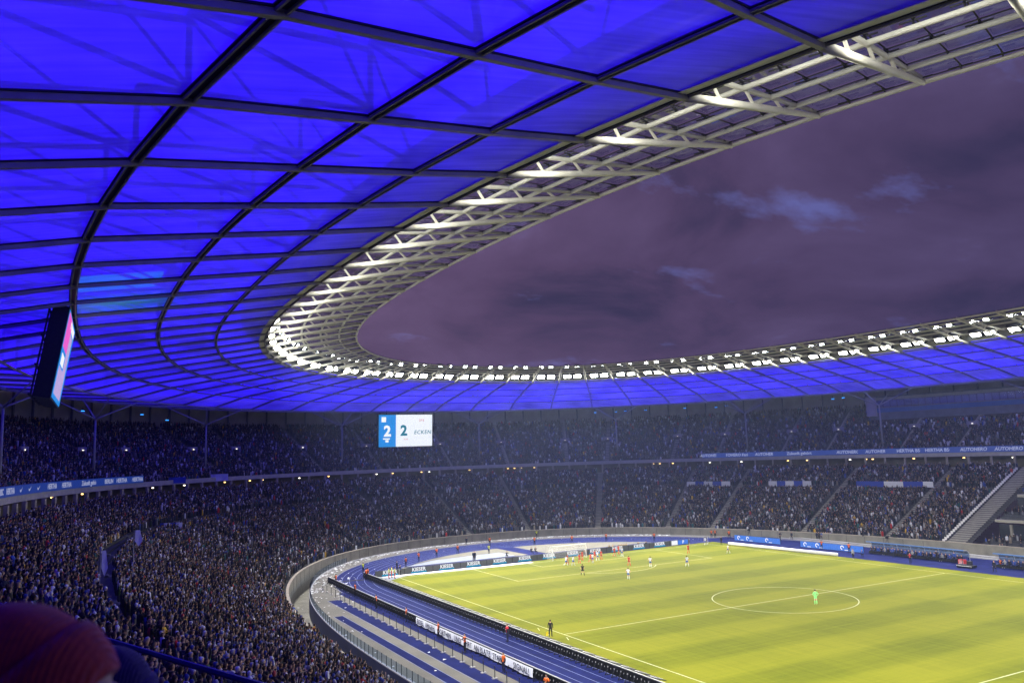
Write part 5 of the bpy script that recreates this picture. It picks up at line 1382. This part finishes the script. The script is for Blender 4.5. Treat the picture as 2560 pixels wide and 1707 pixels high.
# the 300 nearest spectators in view, each an object of its own
_sm = {}
def spectator_mesh(pose, hi, ski):
    k = (pose, hi, ski)
    if k not in _sm:
        V, T, reg = body_geo(pose, 0); c = np.ones((len(V), 4), np.float32); cm = np.zeros(len(V), np.float32)
        for r_ in set(reg): c[reg == r_, :3] = {'skin': SKN[ski], 'hair': HAIR[hi]}.get(r_, (.015, .016, .022) if r_ in ('shorts', 'thigh', 'sock', 'shoe') else (.1, .1, .1))
        cm[np.isin(reg, ['shirt', 'sleeve', 'arm'])] = 1
        _sm[k] = arr_mesh('spectator_body', V, T, M_SPEC, {'col': ('FLOAT_COLOR', c), 'coat': ('FLOAT', cm)}, smooth=True)
    return _sm[k]
SPP = [('down', 'stand'), ('fold', 'stand'), ('clap', 'stand'), ('up', 'stand'), ('fwd', 'stand'), ('mixed', 'wide')]
hat_n = ['dark hair', 'brown hair', 'a black hat', 'a grey hat', 'a blue hat', 'fair hair', 'a white hat', 'a red hat']
for q in order:
    pz = SPP[rng.choice(6, p=[.3, .22, .2, .06, .16, .06])]; hi = int(rng.choice(len(HAIR), p=hw_)); ski = int(rng.choice(4, p=[.4, .3, .2, .1]))
    o = link('spectator', spectator_mesh(pz, hi, ski), None, pos[q].tolist()); o.rotation_euler = (0, 0, float(fac[q])); sc_ = float(scl[q]) * 0.97; o.scale = (sc_, sc_, sc_)
    c = COATS[ci[q]]; jit = rng.uniform(.7, 1.3); o.color = (*[min(1, x * jit) for x in c[0]], 1)
    act = {'down': 'arms down', 'fold': 'arms folded', 'clap': 'clapping', 'up': 'arms raised', 'fwd': 'hands forward', 'mixed': 'one arm raised'}[pz[0]]
    rowi = int(round((np.clip((pos[q][2] - LZr[0]) / 0.31, 0, 41))))
    tag(o, 'spectator in %s coat with %s, %s, row %d near moat' % (c[2], hat_n[hi].replace('a ', ''), act, rowi + 1), 'spectator', 'spectators standing in the near lower stand')
# everyone else: one crowd
idx = np.where(~single)[0]
lod = np.where(zc[idx] < 78, 0, np.where(zc[idx] < 118, 1, 2))
VV, TT, CC_ = [], [], []; base = 0
for l_ in (0, 1, 2):
    for var in range(4 if l_ < 2 else 1):
        s_ = idx[lod == l_]
        if l_ < 2: s_ = s_[(s_ * 7919 % 100 < 45) if var == 0 else ((s_ * 7919 % 100 >= 45) & (s_ * 7919 % 100 < 68) if var == 1 else ((s_ * 7919 % 100 >= 68) & (s_ * 7919 % 100 < 75) if var == 2 else (s_ * 7919 % 100 >= 75)))]
        if len(s_) == 0: continue
        bv, bt, br_ = crowd_body(l_, var); m = len(s_); ca, sa = np.cos(fac[s_]), np.sin(fac[s_])
        X = bv[None, :, 0] * ca[:, None] - bv[None, :, 1] * sa[:, None]; Y = bv[None, :, 0] * sa[:, None] + bv[None, :, 1] * ca[:, None]; Z = np.broadcast_to(bv[None, :, 2], X.shape)
        P = np.stack([X, Y, Z], 2) * scl[s_][:, None, None] + pos[s_][:, None, :]
        VV.append(P.reshape(-1, 3).astype(np.float32)); TT.append((bt[None] + (np.arange(m) * len(bv))[:, None, None] + base).reshape(-1, 3)); base += m * len(bv)
        coat = cc[ci[s_]] * rng.uniform(.6, 1.4, (m, 1)); hair = HAIR[rng.choice(len(HAIR), m, p=hw_)]; skin = SKN[rng.choice(4, m, p=[.4, .3, .2, .1])]
        pal = np.stack([np.tile((.015, .016, .022), (m, 1)), coat, skin, hair], 1)
        c4 = np.ones((m, len(bv), 4), np.float32); c4[:, :, :3] = pal[:, br_, :]; CC_.append(c4.reshape(-1, 4))
VV = np.vstack(VV); TT = np.vstack(TT); CC_ = np.vstack(CC_)
cm_ = arr_mesh('crowd', VV, TT, M_CROWD, {'col': ('FLOAT_COLOR', CC_)})
co = link('crowd', cm_); tag(co, 'dense crowd of spectators filling both tiers of the bowl', 'crowd', kind='stuff')

# flags and a cloth held up in the crowd on the left
def crowd_flag(name, u, v, w_, h_, cols, label, dist_ring, pole=True, ang=0.0):
    best = None
    for t_ in np.arange(40, 260, 0.5):
        p = CAM + ray(u, v) * t_
        if abs(p[0] / dist_ring) ** 2.3 + abs(p[1] / (dist_ring + 36.5)) ** 2.3 >= 1 and t_ > 60: best = p; break
    if best is None: return
    f = thing(name, label, 'flag', best.tolist(), rz=-YAW + ang)
    n_ = len(cols)
    for k, c in enumerate(cols):
        x0, x1 = -w_ / 2 + w_ * k / n_, -w_ / 2 + w_ * (k + 1) / n_; mb = MB(); vs = []
        for j in range(5):
            x = x0 + (x1 - x0) * j / 4; y = 0.12 * math.sin(x * 2.5)
            tp_ = 1.0 if w_ > 1.5 else 0.35 + 0.65 * (1 - abs(2 * j / 4 - 1))
            vs += [(x + .12 * (w_ < 1.5), y, -h_ / 2 * tp_), (x * (.6 if w_ < 1.5 else 1), y + .05, h_ / 2)]
        mb.add(vs, [(2 * j, 2 * j + 2, 2 * j + 3, 2 * j + 1) for j in range(4)]); mb.build('field', M_CLOTH if c else mat('flag_blue', (.03, .06, .40), .9, .1, 1), f)
    if pole: MB().tube([(-w_ / 2, 0, h_ / 2), (-w_ / 2, 0, -h_ / 2 - 2.2)], 0.03, 5).build('pole', M_GREY, f)
crowd_flag('crowd_banner', 425, 1315, 3.9, 1.1, (0, 1, 0, 1), 'striped blue and white cloth held up in the left stand', 79, False, 0.15)
crowd_flag('flag', 258, 1408, 0.42, 1.9, (1,), 'narrow white flag on a pole in the left stand', 74)
crowd_flag('flag', 343, 1345, 0.5, 1.2, (1,), 'narrow pale blue flag on a pole in the left stand', 76)
crowd_flag('rail_banner', 443, 1200, 3.6, 1.2, (0, 0), 'blue cloth banner on the rail of the left upper stand', 91.3, False)
crowd_flag('rail_banner', 548, 1193, 4.0, 1.5, (1, 1), 'white banner with lilac tint on the rail of the far left upper stand', 91.3, False)

# ------------------------------------------------------------------ people in front of the camera
def ellipsoid(c, r, seg=20, rng_=14, z0=-1.0, z1=1.0):
    V, F = [], []
    zs = np.linspace(z0, z1, rng_ + 1)
    for z in zs:
        q = math.sqrt(max(0, 1 - z * z))
        for k in range(seg): a = 2 * math.pi * k / seg; V.append((c[0] + r[0] * q * math.cos(a), c[1] + r[1] * q * math.sin(a), c[2] + r[2] * z))
    for i in range(rng_):
        for k in range(seg): F.append((i * seg + k, i * seg + (k + 1) % seg, (i + 1) * seg + (k + 1) % seg, (i + 1) * seg + k))
    return V, F
def knit(name, col):
    m = mat(name, col, 0.95, 0.25, 60, bump=0.0, spec=0.05); nt = m.node_tree; N = nt.nodes; L = nt.links
    b = next(x for x in N if x.type == 'BSDF_PRINCIPLED'); tcn = N.new('ShaderNodeTexCoord'); w = N.new('ShaderNodeTexWave'); w.inputs['Scale'].default_value = 38; w.inputs['Distortion'].default_value = 1.2
    L.new(tcn.outputs['Object'], w.inputs['Vector']); bp = N.new('ShaderNodeBump'); bp.inputs['Strength'].default_value = 0.5; bp.inputs['Distance'].default_value = 0.004
    L.new(w.outputs['Fac'], bp.inputs['Height']); L.new(bp.outputs[0], b.inputs['Normal'])
    b.inputs['Sheen Weight'].default_value = 0.3
    return m
def onlooker(u, v, dist, tilt, turn, hatc, label, coat, s_=1.0, cuffc=None):
    """person seen from behind: head with face, ears, knitted hat with turned up cuff, neck and shoulders"""
    p = CAM + ray(u, v) / np.linalg.norm(ray(u, v)) * dist
    t = thing('person', label, 'person', p.tolist(), rz=-YAW)
    hd = bpy.data.objects.new('head', None)
    M_S = mat('skin_' + label[:6], (0.42, 0.27, 0.20), 0.6, 0.1, 20)
    rotm = Matrix.Rotation(turn, 4, 'Z'); tl = Matrix.Rotation(tilt, 4, 'Y'); MT = tl @ rotm
    def put(V): return [tuple(MT @ Vector(q) * s_) for q in V]
    # head and face (local: +y is the way the face looks)
    V, F = ellipsoid((0, 0, 0), (0.078, 0.098, 0.118), 28, 20)
    W_ = []
    for x, y, z in V:
        if y > 0:
            y += 0.022 * math.exp(-((x / .014) ** 2 + ((z + .018) / .028) ** 2)) * (1 if y > 0.05 else 0)          # nose
            y -= 0.012 * (math.exp(-(((x - .032) / .016) ** 2 + ((z - .012) / .014) ** 2)) + math.exp(-(((x + .032) / .016) ** 2 + ((z - .012) / .014) ** 2)))   # eye sockets
            y += 0.006 * math.exp(-((x / .026) ** 2 + ((z + .058) / .012) ** 2))     # lips
            if z < -0.05: x *= 0.86; y += 0.012                                       # chin
        W_.append((x, y, z))
    MB().add(put(W_), F).build('head', M_S, t, smooth=True)
    for sx in (-1, 1):
        V, F = ellipsoid((sx * 0.082, -0.005, -0.02), (0.012, 0.022, 0.034), 12, 8); MB().add(put(V), F).build('ear', M_S, t, smooth=True)
        V, F = ellipsoid((sx * 0.031, 0.080, 0.012), (0.013, 0.010, 0.010), 10, 8); MB().add(put(V), F).build('eye', M_WHITE, t, smooth=True)
    # hat: slouched crown and cuff
    V, F = ellipsoid((0, -0.012, 0.03), (0.104, 0.120, 0.150), 36, 22, -0.12, 1.0)
    W_ = []
    for x, y, z in V:
        k = 1 + 0.025 * math.sin(7 * math.atan2(y, x)) * max(0, z) / .15; W_.append((x * k, y * k - 0.10 * max(0, z - .06), z - 0.10 * max(0, z - .10)))
    hat = MB().add(put(W_), F).build('knitted_hat', hatc, t, smooth=True)
    V, F = [], []
    prof = [(0.098, -0.050), (0.110, -0.050), (0.117, -0.020), (0.118, 0.025), (0.112, 0.045), (0.101, 0.048)]
    sg = 40
    for r_, z in prof:
        for k in range(sg): a = 2 * math.pi * k / sg; q = r_ * (1 + 0.012 * math.sin(20 * a)); V.append((q * math.cos(a), q * 1.14 * math.sin(a) - .010, z + 0.012 * math.sin(a)))
    for i in range(len(prof) - 1):
        for k in range(sg): F.append((i * sg + k, i * sg + (k + 1) % sg, (i + 1) * sg + (k + 1) % sg, (i + 1) * sg + k))
    MB().add(put(V), F).build('hat_cuff', cuffc or hatc, hat, smooth=True)
    # neck, collar and shoulders
    rings = [(0, -.02, -.09, .055, .06), (0, -.03, -.16, .062, .065)]
    V, T_ = lofted(rings, 14); MB().add([tuple(Vector(q) * s_) for q in V], T_).build('neck', M_S, t, smooth=True)
    rings = [(0, -.04, -1.05, .19, .15), (0, -.04, -.70, .20, .15), (0, -.04, -.42, .225, .14), (0, -.04, -.28, .20, .12), (0, -.035, -.20, .12, .10), (0, -.03, -.135, .082, .088), (0, -.03, -.12, .07, .075)]
    V, T_ = lofted(rings, 22); body = MB().add([tuple(Vector(q) * s_) for q in V], T_).build('coat', coat, t, smooth=True)
    for sx in (-1, 1):
        MB().tube([tuple(Vector(q) * s_) for q in ((sx * .19, -.04, -.31), (sx * .26, -.03, -.52), (sx * .25, .10, -.74), (sx * .16, .24, -.72))], [.075, .068, .056, .045], 12).build('sleeve', coat, body, smooth=True)
    return t
DKC = mat('dark_winter_coat', (.012, .012, .016), .85, .2, 12)
onlooker(96, 1742, 1.58, math.radians(-38), math.radians(-38), knit('rust_red_knit', (0.40, 0.065, 0.012)), 'person in a rust red knitted hat at the lower left, looking right', DKC)
onlooker(292, 1752, 3.0, math.radians(-6), math.radians(-40), knit('violet_knit', (0.045, 0.04, 0.05)), 'person in a violet grey knitted hat beside the blue rail', DKC)

# ------------------------------------------------------------------ thin mist in the bowl
hz = MB().box((0, 30, 18.5), (320, 420, 55)).mesh('haze', None)
hm_ = bpy.data.materials.new('mist'); nt = nodes_of(hm_); o_ = nt.nodes.new('ShaderNodeOutputMaterial'); pv = nt.nodes.new('ShaderNodeVolumePrincipled')
pv.inputs['Color'].default_value = (0.50, 0.60, 1.0, 1); pv.inputs['Density'].default_value = HAZE; pv.inputs['Anisotropy'].default_value = 0.6
nt.links.new(pv.outputs[0], o_.inputs['Volume']); hz.materials.append(hm_)
tag(link('haze', hz), 'thin mist hanging in the floodlit bowl', 'haze', kind='stuff')
